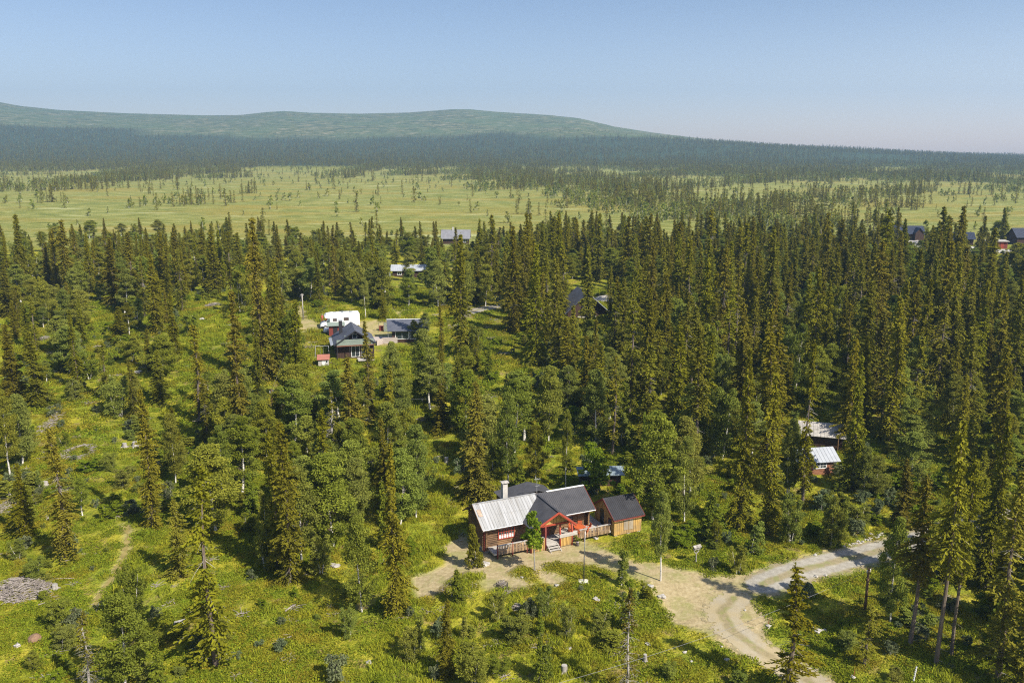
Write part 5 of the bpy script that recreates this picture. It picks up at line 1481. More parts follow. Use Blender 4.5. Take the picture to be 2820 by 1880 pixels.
# ---- dark house with the balcony ----------------------------------------------
p = at(979, 986); h0 = p.z
DH = empty('dark_house', (p.x, p.y, p.z), R(15), 'dark brown house with slate roof, green balcony and black chimney', 'house')
HW, HL, EV, RG = 3.15, 7.0, 2.95, 5.05     # half width, length back, eave, ridge
slp = (RG-EV)/HW
MB().prism([(-HW, -0.5), (HW, -0.5), (HW, EV), (0, RG-0.05), (-HW, EV)], 'y', 0, HL).build('wall', M_DARKBROWN, DH)
for sg in (-1, 1):
    q = [(sg*(HW+0.45), -1.3, EV-0.45*slp), (sg*(HW+0.45), HL+0.4, EV-0.45*slp), (sg*0.003, HL+0.4, RG+0.03), (sg*0.003, -1.3, RG+0.03)]
    MB().slab(q, 0.12).build('roof', M_SLATE, DH)
    q = [(sg*(HW+0.47), -1.34, EV-0.45*slp-0.02), (sg*0.003, -1.34, RG+0.01)]
    MB().beam((q[0][0], -1.32, q[0][2]), (0, -1.32, RG-0.02), 0.04, 0.2, up=(0, 0, 1)).build('bargeboard', M_BLACK, DH)
MB().slab([(-HW-0.48, 0.2, EV-0.45*slp-0.05), (-HW-0.48, 7.2, EV-0.45*slp-0.05), (-HW-0.95, 7.2, EV-0.65*slp-0.12), (-HW-0.95, 0.2, EV-0.65*slp-0.12)], 0.05).build('eaves_strip', M_SILVER, DH)
c_ = MB().box(-2.35, -1.75, 4.2, 4.8, 3.0, 5.9).build('chimney', M_BLACK, DH); MB().box(-2.4, -1.7, 4.15, 4.85, 5.9, 6.0).build('chimney_cap', M_SILVER, c_)
MB().box(-HW, HW, -1.15, 0.0, 2.42, 2.60).build('balcony_floor', mat_simple('brown_beam', (0.24, 0.11, 0.07), 0.7), DH)
mb = MB()
for k in range(6): mb.box(-HW, HW, -1.18, -1.15, 2.62+k*0.165, 2.62+k*0.165+0.15)
mb.build('balcony_rail', M_GREENBOARD, DH)
for x in (-HW+0.05, -1.0, 1.0, HW-0.05): MB().box(x-0.05, x+0.05, -1.13, -1.03, -0.5, 3.6).build('balcony_post', M_BLACK, DH)
window('window', DH, -0.32, 0.32, 3.55, 4.25, 0.0, 1, 1, M_WHITE)
window('window', DH, -0.6, 0.7, 0.35, 2.1, 0.0, 2, 1, M_WHITE); window('window', DH, 1.1, 2.4, 0.35, 2.1, 0.0, 2, 1, M_WHITE)
MB().box(-1.75, -1.0, -0.05, -0.004, 2.62, 4.1).build('balcony_door', M_GREENBOARD, DH)
mb = MB().box(0.2, 2.9, -3.4, -1.2, 0.25, 0.35); mb.build('terrace', M_GREYWOOD, DH)
for x0, z0 in ((-1.6, 0.2), (0.1, 0.2)):
    pass
# garden set on the front terrace
g0 = Vector((DH.location.x, DH.location.y, h0))
def dh(x, y, z): 
    a = R(15); return Vector((g0.x + x*math.cos(a) - y*math.sin(a), g0.y + x*math.sin(a) + y*math.cos(a), g0.z + z))
r = empty('terrace_table', dh(1.7, -2.3, 0.35), R(15), 'white table on the terrace under the green balcony', 'table')
MB().box(-0.6, 0.6, -0.35, 0.35, 0.70, 0.74).build('tabletop', M_WHITE, r)
for sx in (-1, 1):
    for sy in (-1, 1): MB().box(sx*0.52-0.03, sx*0.52+0.03, sy*0.28-0.03, sy*0.28+0.03, 0, 0.70).build('leg', M_WHITE, r)
# ---- low woodshed with green roof beside it -------------------------------------
p = at(926, 926); r = empty('wood_store', p, R(12), 'small dark red store with flat green roof behind the dark house', 'shed')
MB().box(-1.3, 1.5, 0, 1.8, -0.3, 2.05).build('wall', M_DARKRED, r); MB().slab([(-1.6, -0.35, 2.1), (1.7, -0.35, 2.1), (1.7, 2.1, 2.35), (-1.6, 2.1, 2.35)], 0.09).build('roof', M_GREENBOARD, r)
MB().box(-0.5, 0.3, -0.04, -0.005, 0, 1.85).build('door', M_BLACK, r)
# ---- flat-roofed annex ------------------------------------------------------------
p = atc('X', 960, 860); AX = empty('annex', p, R(5), 'low annex with slanting slate roof and white-framed windows right of the dark house', 'annex')
MB().prism([(0, -0.4), (3.6, -0.4), (3.6, 3.25), (0, 2.25)], 'x', 0, 0.01)
MB().prism([(0, -0.4), (3.8, -0.4), (3.8, 3.40), (0, 2.35)], 'x', -1.4, 5.0).build('wall', M_DARKBROWN, AX)
MB().slab([(-2.2, -0.65, 2.30), (5.3, -0.65, 2.30), (5.3, 4.1, 3.60), (-2.6, 4.1, 3.60)], 0.13).build('roof', M_SLATE, AX)
MB().beam((-2.6, 4.12, 3.63), (5.3, 4.12, 3.63), 0.12, 0.1).build('roof_edge', M_WHITE, AX)
window('window', AX, -0.75, 1.55, 0.75, 2.15, 0.0, 2, 1, M_WHITE); window('window', AX, 1.9, 2.9, 0.75, 2.15, 0.0, 1, 1, M_WHITE)
MB().prism([(-0.55, 2.2), (0.2, 2.4), (0.2, 0.9), (0.0, 0.6)], 'x', -2.15, -2.1).build('windbreak', M_SILVER, AX)
# terrace between the houses
p = atc('X', 420, 900); TR = empty('wooden_terrace', p, R(8), 'weathered wooden terrace with solid board rail between dark house and annex', 'terrace')
mb = MB(); planks(mb, -1.9, 2.2, 0.0, 3.6, 0.62, 0.2); mb.build('floor', M_TERR, TR)
mb = MB()
for k in range(6): mb.box(0.0, 2.6, -0.04, 0.0, 0.05+k*0.19, 0.05+k*0.19+0.165)
mb.build('board_rail', M_TERR, TR)
mb = MB()
for k in range(6): mb.beam((-1.15, -1.1, 0.0+k*0.16), (0.0, 0.0, 0.12+k*0.19), 0.03, 0.15)
mb.build('ramp_rail', M_TERR, TR)
for x in (0.0, 1.3, 2.55): MB().box(x-0.05, x+0.05, 0.0, 0.1, -0.4, 1.2).build('post', M_DARKBROWN, TR)
# green lattice screens
p = atc('X', 270, 520); r = empty('garden_fence', p, R(5), 'green board fence with dark frame beside the annex', 'fence')
for k in range(2):
    MB().box(k*0.98, k*0.98+0.04, -0.03, 0.03, 0, 1.9).build('post', M_BLACK, r)
mb = MB()
for j in range(5): mb.box(1.02, 2.0, -0.02, 0.02, 0.15+j*0.35, 0.15+j*0.35+0.27)
mb.build('boards', M_GREENBOARD, r); MB().box(0, 2.05, -0.05, 0.05, 1.88, 1.94).build('top_rail', M_BLACK, r)
r = empty('cloth_bag', atc('X', 350, 500), R(5), 'red garden cushion box behind the green fence', 'garden box')
MB().box(-0.4, 0.4, 0.3, 0.9, 0, 0.9).build('box_body', M_DARKRED, r, bevel=0.05); MB().box(-0.44, 0.44, 0.26, 0.94, 0.9, 0.97).build('lid', M_DARKRED, r)
r.name = 'garden_box'
# ---- playhouse -------------------------------------------------------------------
p = at(891, 1008); r = empty('playhouse', p, R(8), 'small grey playhouse with red roof left of the dark house', 'playhouse')
MB().prism([(0, -0.3), (1.7, -0.3), (1.7, 1.25), (0.85, 1.75), (0, 1.25)], 'x', -0.85, 0.85).build('wall', M_GREYWOOD, r)
MB().slab([(-1.05, -0.25, 1.15), (1.05, -0.25, 1.15), (1.05, 0.85, 1.86), (-1.05, 0.85, 1.86)], 0.05).slab([(-1.05, 1.95, 1.15), (1.05, 1.95, 1.15), (1.05, 0.853, 1.86), (-1.05, 0.853, 1.86)], 0.05).build('roof', mat_simple('salmon_roof', (0.33, 0.13, 0.095), 0.7), r)
MB().box(-0.25, 0.25, -0.03, -0.003, 0, 1.0).build('door', M_WHITE, r); window('window', r, 0.42, 0.7, 0.55, 0.9, 0, 1, 1, M_WHITE)
r = empty('swing_frame', at(888, 985), R(8), 'thin metal swing frame behind the playhouse', 'swing')
for sx in (-1.1, 1.1):
    for sy in (-0.7, 0.7): MB().tube([(sx*1.1, sy, 0), (sx, 0, 2.1)], 0.03, 6).build('leg', M_STEEL, r)
MB().tube([(-1.1, 0, 2.1), (1.1, 0, 2.1)], 0.035, 6).build('crossbar', M_STEEL, r)
mb = MB().tube([(-0.3, 0, 2.1), (-0.3, 0, 0.5)], 0.012, 4).tube([(0.2, 0, 2.1), (0.2, 0, 0.5)], 0.012, 4).box(-0.35, 0.25, -0.1, 0.1, 0.46, 0.5); mb.build('seat', M_STEEL, r)

# ---- motorhome ---------------------------------------------------------------------
M_RV = mat_simple('white_gelcoat', (0.80, 0.80, 0.79), 0.35, 0.5, 0.03, 1.0)
M_TYRE = mat_simple('tyre_rubber', (0.02, 0.02, 0.02), 0.9, 0.1)
M_TINT = mat_glass('tinted_glass', (0.10, 0.075, 0.07)); M_GLASSB = mat_glass('cab_glass', (0.08, 0.14, 0.15))
M_GRAPH = mat_simple('blue_grey_stripe', (0.18, 0.22, 0.24), 0.5)
p = atc('W', 600, 475)
RV = empty('motorhome', (p.x, p.y, p.z + 0.02), R(15), 'white motorhome with rounded overcab front parked behind the dark house', 'motorhome')
def loft(mb, prof, w0, w1, bevel=0.12):
    """side profile (x, z) pushed across the width with softened edges"""
    n = len(prof); cx = sum(q[0] for q in prof)/n; cz = sum(q[1] for q in prof)/n
    def ins(k): return [(cx + (x-cx)*(1 - k/2.5), cz + (z-cz)*(1 - k/1.6)) for x, z in prof]
    rings = [(w0, ins(bevel)), (w0+bevel, prof), (w1-bevel, prof), (w1, ins(bevel))]
    V = [(x, y, z) for y, pr_ in rings for x, z in pr_]; F = [tuple(range(n)), tuple(range(4*n-1, 3*n-1, -1))]
    for r_ in range(3): F += [(r_*n+i, (r_+1)*n+i, (r_+1)*n+(i+1) % n, r_*n+(i+1) % n) for i in range(n)]
    return mb.add(V, F)
prof = [(-2.0, 0.35), (3.75, 0.35), (3.8, 0.6), (3.8, 2.7), (3.6, 2.95), (-1.6, 2.95), (-2.6, 2.80), (-3.0, 2.45), (-2.95, 2.15), (-2.0, 1.95)]
loft(MB(), prof, -1.15, 1.15).build('body', M_RV, RV)
prof = [(-3.75, 0.45), (-1.95, 0.40), (-1.95, 1.94), (-2.15, 2.0), (-2.75, 1.35), (-3.5, 1.10), (-3.8, 0.8)]
loft(MB(), prof, -1.02, 1.02, 0.10).build('cab', M_RV, RV)
MB().box(-3.86, -3.70, -0.95, 0.95, 0.38, 0.72).build('bumper', mat_simple('grey_bumper', (0.35, 0.36, 0.37), 0.6), RV)
MB().add([(-2.80, -0.92, 1.36), (-2.80, 0.92, 1.36), (-2.24, 0.86, 1.96), (-2.24, -0.86, 1.96), (-2.78, -0.92, 1.34), (-2.78, 0.92, 1.34), (-2.22, 0.86, 1.94), (-2.22, -0.86, 1.94)], [(0, 1, 2, 3), (7, 6, 5, 4), (0, 4, 5, 1), (3, 2, 6, 7)]).build('windscreen', M_GLASSB, RV)
MB().prism([(-2.72, 1.30), (-2.02, 1.30), (-2.02, 1.80), (-2.30, 1.80)], 'y', -1.035, -1.015).build('side_window', M_GLASSB, RV)
MB().box(-2.04, -1.98, -1.045, -1.03, 0.5, 1.95).build('door_seam', M_GRAPH, RV)
for x0, x1, z0, z1 in ((-1.35, -0.65, 1.45, 1.95), (0.75, 1.65, 1.5, 2.05)):
    w = MB().box(x0-0.05, x1+0.05, -1.175, -1.152, z0-0.05, z1+0.05).build('side_window', M_GRAPH, RV); MB().box(x0, x1, -1.185, -1.176, z0, z1).build('pane', M_TINT, w)
MB().box(-0.45, -0.05, -1.165, -1.152, 1.9, 2.2).build('vent', mat_simple('pale_grey_plastic', (0.6, 0.6, 0.56)), RV)
MB().prism([(-1.9, 0.62), (-0.9, 0.66), (0.4, 0.86), (0.9, 0.86), (-0.7, 0.56), (-1.9, 0.54)], 'y', -1.166, -1.152).build('side_stripe', M_GRAPH, RV)
MB().box(-1.2, -0.6, -0.3, 0.3, 2.95, 3.06).build('roof_hatch', M_STEEL, RV); MB().box(0.3, 0.75, -0.25, 0.25, 2.95, 3.04).build('roof_hatch', M_GRAPH, RV); MB().box(1.9, 2.4, -0.25, 0.25, 2.95, 3.05).build('roof_hatch', M_GRAPH, RV)
MB().box(-2.4, -2.2, -1.25, -1.05, 1.25, 1.5).build('mirror', M_BLACK, RV)
for x in (-2.85, 1.9):
    for y in (-1.0, 1.0):
        w = MB().tube([(x, y-0.12, 0.34), (x, y+0.12, 0.34)], 0.34, 18).build('wheel', M_TYRE, RV); MB().tube([(x, y-0.13*(1 if y < 0 else -1), 0.34), (x, y-0.10*(1 if y < 0 else -1), 0.34)], 0.2, 12).build('rim', M_STEEL, w)
for y in (-0.75, 0.75): MB().box(-3.83, -3.74, y-0.14, y+0.14, 0.78, 0.98).build('headlight', M_GLASSB, RV)
# ---- white car -------------------------------------------------------------------------
p = at(924, 916); CR = empty('parked_car', (p.x, p.y, p.z+0.01), R(14), 'white estate car parked in front of the motorhome', 'car')
prof = [(-2.2, 0.35), (2.2, 0.35), (2.28, 0.75), (2.15, 0.98), (1.9, 1.42), (1.4, 1.50), (-0.35, 1.48), (-1.15, 1.0), (-2.1, 0.82), (-2.3, 0.6)]
loft(MB(), prof, -0.9, 0.9, 0.12).build('body', M_RV, CR)
MB().prism([(-0.98, 1.02), (1.75, 1.02), (1.55, 1.38), (-0.32, 1.38)], 'y', -0.88, -0.862).build('side_window', M_GLASSB, CR)
MB().add([(-1.16, -0.66, 1.03), (-1.16, 0.66, 1.03), (-0.42, 0.6, 1.47), (-0.42, -0.6, 1.47), (-1.1, -0.66, 1.0), (-1.1, 0.66, 1.0), (-0.38, 0.6, 1.44), (-0.38, -0.6, 1.44)], [(0, 1, 2, 3), (7, 6, 5, 4), (0, 4, 5, 1), (3, 2, 6, 7)]).build('windscreen', M_GLASSB, CR)
MB().box(-2.33, -2.24, -0.35, 0.35, 0.5, 0.66).build('grille', M_BLACK, CR)
for y in (-0.6, 0.6): MB().box(-2.27, -2.16, y-0.18, y+0.18, 0.66, 0.78).build('headlight', M_GLASSB, CR)
for y in (-0.55, 0.55): MB().tube([(-0.2, y, 1.54), (1.6, y, 1.54)], 0.02, 5).build('roof_rail', M_STEEL, CR)
for x in (-1.4, 1.4):
    for y in (-0.82, 0.82):
        w = MB().tube([(x, y-0.1, 0.31), (x, y+0.1, 0.31)], 0.31, 16).build('wheel', M_TYRE, CR); MB().tube([(x, y-0.11*(1 if y < 0 else -1), 0.31), (x, y-0.08*(1 if y < 0 else -1), 0.31)], 0.19, 10).build('rim', M_STEEL, w)
# ---- person beyond the motorhome's nose --------------------------------------------------
def person(p, rz, label):
    r = empty('person', p, rz, label, 'person')
    J = [(0, 0, 0.95), (0, 0.01, 1.15), (0, 0.0, 1.40), (0, 0.0, 1.52), (0, -0.01, 1.62), (0.19, 0, 1.40), (0.27, 0.03, 1.12), (0.24, -0.12, 0.90), (0.23, -0.17, 0.82),
         (-0.19, 0, 1.40), (-0.27, 0.03, 1.12), (-0.24, -0.12, 0.90), (-0.23, -0.17, 0.82), (0.10, 0, 0.90), (0.11, -0.03, 0.48), (0.12, 0.03, 0.08), (0.12, -0.12, 0.04),
         (-0.10, 0, 0.90), (-0.12, 0.04, 0.48), (-0.13, 0.08, 0.08), (-0.13, -0.07, 0.04)]
    E = [(0, 1), (1, 2), (2, 3), (3, 4), (2, 5), (5, 6), (6, 7), (7, 8), (2, 9), (9, 10), (10, 11), (11, 12), (0, 13), (13, 14), (14, 15), (15, 16), (0, 17), (17, 18), (18, 19), (19, 20)]
    RD = [.14, .14, .15, .06, .10, .065, .045, .035, .035, .065, .045, .035, .035, .095, .06, .045, .04, .095, .06, .045, .04]
    me = bpy.data.meshes.new('body'); me.from_pydata(J, E, []); o = bpy.data.objects.new('body', me); COL.objects.link(o); o.parent = r
    o.modifiers.new('skin', 'SKIN'); o.modifiers.new('sub', 'SUBSURF').levels = 1
    for i, rd in enumerate(RD): me.skin_vertices[0].data[i].radius = (rd, rd*0.8)
    me.skin_vertices[0].data[0].use_root = True; me.materials.append(mat_simple('red_shirt', (0.42, 0.10, 0.07), 0.9))
    bm = bmesh.new(); bmesh.ops.create_uvsphere(bm, u_segments=12, v_segments=8, radius=0.115)
    for v in bm.verts: v.co = Vector((v.co.x, v.co.y*1.05, v.co.z*0.95 + 1.69))
    me2 = bpy.data.meshes.new('hair'); bm.to_mesh(me2); bm.free(); link_mesh('hair', me2, mat_simple('grey_hair', (0.35, 0.33, 0.31), 0.9), r)
p = at(888, 889); person(p, R(200), 'grey-haired person in a red top standing beyond the nose of the motorhome')

# ---- houses in the wood -------------------------------------------------------------------
def hut(name, p, rz, L, W, eave, ridge, wall, roof, label, cat, over=0.4, wins=(), chim=None, axis_off=0.0):
    r = empty(name, p, rz, label, cat)
    MB().prism([(0, -0.8), (W, -0.8), (W, eave), (W/2, ridge-0.06), (0, eave)], 'x', -L/2, L/2).build('wall', wall, r)
    f, g = gable_house(r, L, W, eave, ridge, over, over)
    f = [(x-L/2, y, z+0.03) for x, y, z in f]; g = [(x-L/2, y + (0.004 if i > 1 else 0), z+0.03) for i, (x, y, z) in enumerate(g)]
    mb = MB().slab(f, 0.09); ribbed(mb, f, 0.45, 0); rf = mb.build('roof', roof, r)
    mb = MB().slab(g, 0.09); ribbed(mb, g, 0.45, 0); mb.build('roof', roof, r)
    for (s0, s1, z0, z1, nx, nz, fm) in wins: window('window', r, s0, s1, z0, z1, 0.0, nx, nz, fm)
    if chim: MB().box(chim-0.3, chim+0.3, W/2-0.3, W/2+0.3, ridge-0.4, ridge+0.9).build('chimney', M_PLASTER, rf)
    return r
M_REDLOG = mat_wood('red_log', (0.13, 0.05, 0.03), (0.34, 0.16, 0.09), (1, 8, 8), 1.2)
# the two huts on the right
CROPS['Y'] = (2180, 1130, .12755)
p = atc('Y', 560, 1400); hut('red_hut', (p.x, p.y+0.2, p.z), R(10), 5.0, 3.4, 1.95, 2.95, M_REDLOG, M_SILVER, 'small red log hut with pale blue-grey metal roof and white-barred window', 'hut', 0.4,
    wins=((-0.5, 1.1, 0.9, 1.5, 4, 2, M_WHITE),))
p = atc('Y', 620, 820); r = hut('open_shed', (p.x, p.y+0.2, p.z), R(-18), 5.6, 3.2, 2.0, 3.1, M_DARKBROWN, M_PALE, 'dark open shed with light weathered roof behind the red hut', 'shed', 0.45)
MB().tube([(2.2, -0.4, 0), (2.2, -0.4, 1.9)], 0.08, 8).build('post', M_LOG, r)
r = empty('wood_stack', atc('Y', 860, 800), R(5), 'small stack of split firewood right of the open shed', 'firewood')
mb = MB()
for i in range(6):
    for j in range(3): mb.tube([(-0.6+i*0.22+0.1*(j % 2), -0.25, 0.1+j*0.19), (-0.6+i*0.22+0.1*(j % 2), 0.35, 0.1+j*0.19)], 0.1, 7)
mb.build('logs', M_PALE, r)
# low building with pale blue roof behind the cabin, half hidden
CROPS['Z'] = (1560, 1240, .10204)
p = at(1655, 1338); hut('back_shed', (p.x, p.y, p.z), R(4), 4.8, 2.2, 1.7, 2.1, M_DARKBROWN, mat_simple('blue_grey_sheet', (0.20, 0.25, 0.28), 0.45, 0.4), 'long low shed with pale blue roof half hidden behind the fresh green tree', 'shed', 0.5)
# steep dark cabin in the stand
p = at(1615, 874); a = empty('steep_roofed_cabin', p, R(10), 'steep-roofed cabin with dark and pale roof sides deep in the spruce stand', 'cabin')
MB().prism([(-4.0, -0.5), (4.0, -0.5), (4.0, 1.6), (0, 5.1), (-4.0, 1.6)], 'y', 0, 7.5).build('wall', M_DARKBROWN, a)
MB().slab([(-4.9, -1.2, 1.0), (-4.9, 8, 1.0), (-0.003, 8, 5.3), (-0.003, -1.2, 5.3)], 0.1).build('roof', M_SLATE, a)
MB().slab([(4.9, -1.2, 1.0), (4.9, 8, 1.0), (0.003, 8, 5.3), (0.003, -1.2, 5.3)], 0.1).build('roof', M_SILVER, a)
MB().box(-2.0, 2.0, -1.2, 0, 0.2, 0.3).build('porch_deck', M_GREYWOOD, a); window('window', a, -0.8, 0.8, 0.8, 2.2, 0, 2, 1, M_WHITE)
# long house with silver roof
p = at(1132, 765); hut('long_house', p, R(3), 9.6, 4.4, 2.1, 3.2, M_DARKBROWN, M_SILVER, 'long house with silvery metal roof behind the motorhome wood', 'house', 0.5, wins=((-3.5, -2.5, 0.8, 1.6, 2, 1, M_WHITE),))
p = at(1050, 782); hut('side_shed', p, R(10), 4.0, 3.0, 2.0, 2.8, M_DARKBROWN, M_SILVER, 'little silver-roofed shed left of the long house', 'shed', 0.3)
# grey-roofed house near the bog
p = at(1255, 672); hut('grey_house', p, R(1), 8.8, 5.2, 2.3, 4.6, M_DARKBROWN, M_GREYROOF, 'dark house with broad grey roof and white chimney near the bog', 'house', 0.6, wins=((2.6, 3.9, 0.6, 1.8, 2, 1, M_WHITE),), chim=-1.0)
# new dark houses on the far right
NAVY = mat_roof_dark('navy_roof', (0.025, 0.032, 0.055), (0.04, 0.05, 0.08))
p = at(2505, 662); h_ = hut('gabled_dark_house', p, R(-4), 9.6, 6.0, 2.6, 4.9, M_DARKBROWN, NAVY, 'dark house with navy roof and small gabled entrance on the far right', 'house', 0.5, wins=((-3.6, -2.4, 0.8, 2.0, 2, 1, M_WHITE),))
MB().prism([(1.2, -0.3), (4.0, -0.3), (4.0, 2.9), (2.6, 4.3), (1.2, 2.9)], 'y', -1.6, -0.005).build('entrance_bay', M_DARKBROWN, h_)
MB().slab([(1.0, -1.9, 2.8), (1.0, 2.2, 2.8), (2.6, 2.2, 4.5), (2.6, -1.9, 4.5)], 0.08).slab([(4.2, -1.9, 2.8), (4.2, 2.2, 2.8), (2.604, 2.2, 4.5), (2.604, -1.9, 4.5)], 0.08).build('entrance_roof', NAVY, h_)
p = at(2640, 676); h_ = hut('navy_roofed_cabin', p, R(-14), 8.8, 5.5, 2.5, 4.3, M_DARKBROWN, NAVY, 'dark cabin with navy roof beside the pale gravel yard', 'cabin', 0.6, wins=((-2, 0, 0.6, 2.0, 3, 1, M_WHITE),))
p = at(2832, 674); h_ = hut('edge_house', p, R(2), 8.0, 6.0, 2.8, 5.4, M_DARKBROWN, NAVY, 'navy-roofed house cut by the right edge of the picture', 'house', 0.5)
p = at(2752, 685); h_ = empty('red_shed', p, R(-6), 'little dark red shed with flat pale roof on the far right', 'shed')
MB().box(-2.2, 2.4, 0, 2.6, -0.3, 2.3).build('wall', M_DARKRED, h_); MB().slab([(-4.4, -0.5, 2.4), (2.8, -0.5, 2.4), (2.8, 3.0, 2.7), (-4.4, 3.0, 2.7)], 0.12).build('roof', M_PALE, h_); MB().box(0.3, 1.2, -0.03, -0.005, 0, 2.0).build('door', M_RED, h_)
MB().box(-4.2, -4.0, -0.2, 0, -0.3, 2.4).build('post', M_WHITE, h_)
# spoil heaps around the new houses
def heap(u, v, w, h, label):
    p = at(u, v); bm = bmesh.new(); bmesh.ops.create_icosphere(bm, subdivisions=3, radius=1)
    ph = [random.uniform(0, 6) for _ in range(4)]
    for q in bm.verts:
        k = 1 + 0.2*math.sin(q.co.x*4+ph[0]) + 0.2*math.sin(q.co.y*5+ph[1]) + random.gauss(0, .04); q.co = Vector((q.co.x*w*k, q.co.y*w*0.6*k, max(-0.3, q.co.z)*h*k))
    me = bpy.data.meshes.new('gravel_heap'); bm.to_mesh(me); bm.free(); o = link_mesh('gravel_heap', me, M_PALE); o.location = p; tag(o, label, 'heap')
heap(2535, 672, 3.5, 1.0, 'pale gravel heap in front of the gabled dark house'); heap(2440, 664, 2.0, 0.8, 'small pale heap left of the gabled dark house'); heap(2556, 678, 2.0, 1.0, 'whitish heap nearest the dark houses'); heap(1672, 826, 3.5, 0.8, 'pale gravel patch heap right of the steep-roofed cabin')
r = empty('hut_chimney', (0, 0, 0)); bpy.data.objects.remove(r)
# ================================================================== SMALL THINGS AROUND THE CABIN
def rock_mesh(seed, r=0.4, flat=0.6):
    g = np.random.default_rng(seed); bm = bmesh.new(); bmesh.ops.create_icosphere(bm, subdivisions=2, radius=r)
    ph = g.uniform(0, 6, 6)
    for v in bm.verts:
        d = v.co.normalized(); k = 1 + 0.22*math.sin(d.x*4+ph[0]) + 0.18*math.sin(d.y*5+ph[1]) + 0.15*math.sin(d.z*6+ph[2]) + g.normal(0, .05)
        v.co = d*r*k; v.co.z = v.co.z*flat
        v.co.x *= 1.25
    me = bpy.data.meshes.new('rock'); bm.to_mesh(me); bm.free(); return me
ROCKS = [rock_mesh(i) for i in range(5)]
for m_ in ROCKS: m_.materials.append(M_PALE)
def put_rock(c, x, y, w, label, group=None):
    p = atc(c, x, y); k = w*CROPS[c][2]/pxm(p)
    o = bpy.data.objects.new('boulder', random.choice(ROCKS)); COL.objects.link(o)
    s = k/0.95; o.scale = (s, s, s*random.uniform(.8, 1.1)); o.location = p + Vector((0, 0, 0.08*s)); o.rotation_euler = (0, 0, random.uniform(0, 6.28))
    tag(o, label, 'rock', group)
for a in [('K', 310, 1150, 110, 'white boulder at the foot of the dense little birch'), ('K', 1905, 1310, 65, 'pale stone below the cone-shaped birch'),
          ('K', 1145, 1395, 60, 'small pale stone between the rowan and the lamp post'), ('K', 745, 1300, 35, 'little stone in the green strip below the rowan'),
          ('B', 1745, 400, 45, 'round pale boulder in the heath left of the bare spruce'), ('B', 2095, 315, 40, 'grey boulder at the foot of the slender white birch'),
          ('B', 2055, 320, 28, 'small stone left of the grey boulder'), ('B', 2170, 385, 50, 'flat pinkish stone at the edge of the junction'),
          ('B', 1565, 718, 38, 'pale stone in the grass below the thicket'), ('B', 2080, 690, 36, 'pale stone right of the bare spruce top'),
          ('B', 2318, 742, 28, 'small stone beside the lower road bend'), ('B', 275, 808, 40, 'brownish stone in the lower left meadow'),
          ('J', 730, 842, 40, 'white flat stone below the red stake by the road'), ('J', 430, 970, 22, 'small white stone in the grass left of the lower road'),
          ('J', 195, 1005, 28, 'pinkish stone in the grass left of the lower road'), ('J', 240, 1063, 24, 'white stone furthest down left of the lower road'),
          ('J', 1265, 1165, 40, 'tilted white stone at the lower red stake'), ('J', 1035, 870, 60, 'grey stone in the shade right of the road'),
          ('J', 1080, 865, 35, 'smaller grey stone in the shade right of the road'), ('J', 1433, 262, 28, 'white round stone, right end of the stones above the road'),
          ('J', 1380, 255, 30, 'grey stone in the row above the road'), ('J', 1265, 258, 28, 'brown stone in the row above the road'), ('J', 1220, 265, 34, 'left end stone in the row above the road'),
          ('J', 1025, 388, 30, 'white stone beside the upper road edge'), ('J', 1090, 517, 28, 'white stone on the lower road verge'), ('J', 1030, 525, 32, 'flat white stone on the lower road verge'),
          ('J', 580, 737, 20, 'tiny white stone at the inside of the road bend'), ('L', 1000, 1240, 60, 'long pale stone left of the very tall open spruce'),
          ('L', 95, 1362, 40, 'pale stone below the brush pile on the left'), ('A', 725, 1250, 60, 'grey boulder under the dark birch left of the yard'),
          ('E', 1570, 945, 24, 'white stone in the slope clearing'), ('E', 1395, 850, 36, 'long white stone at the upper end of the slope clearing'), ('E', 955, 1215, 50, 'pink-grey boulder in the birches on the left slope'),
          ('K', 1600, 850, 70, 'flat stone under the right railing')]:
    put_rock(*a)
# stones of the road bank, one by one
for k in range(26):
    t = k/25.0; x = 1215 + t*245 + random.uniform(-6, 6); y = 330 - t*75 + random.uniform(-10, 12)
    put_rock('J', x, y, random.uniform(12, 26), 'rubble stone, %s from the %s in the bank above the gravel road' % ((ORD[k], 'left') if k < 13 else (ORD[25-k], 'right')), 'rubble stones of the road bank')
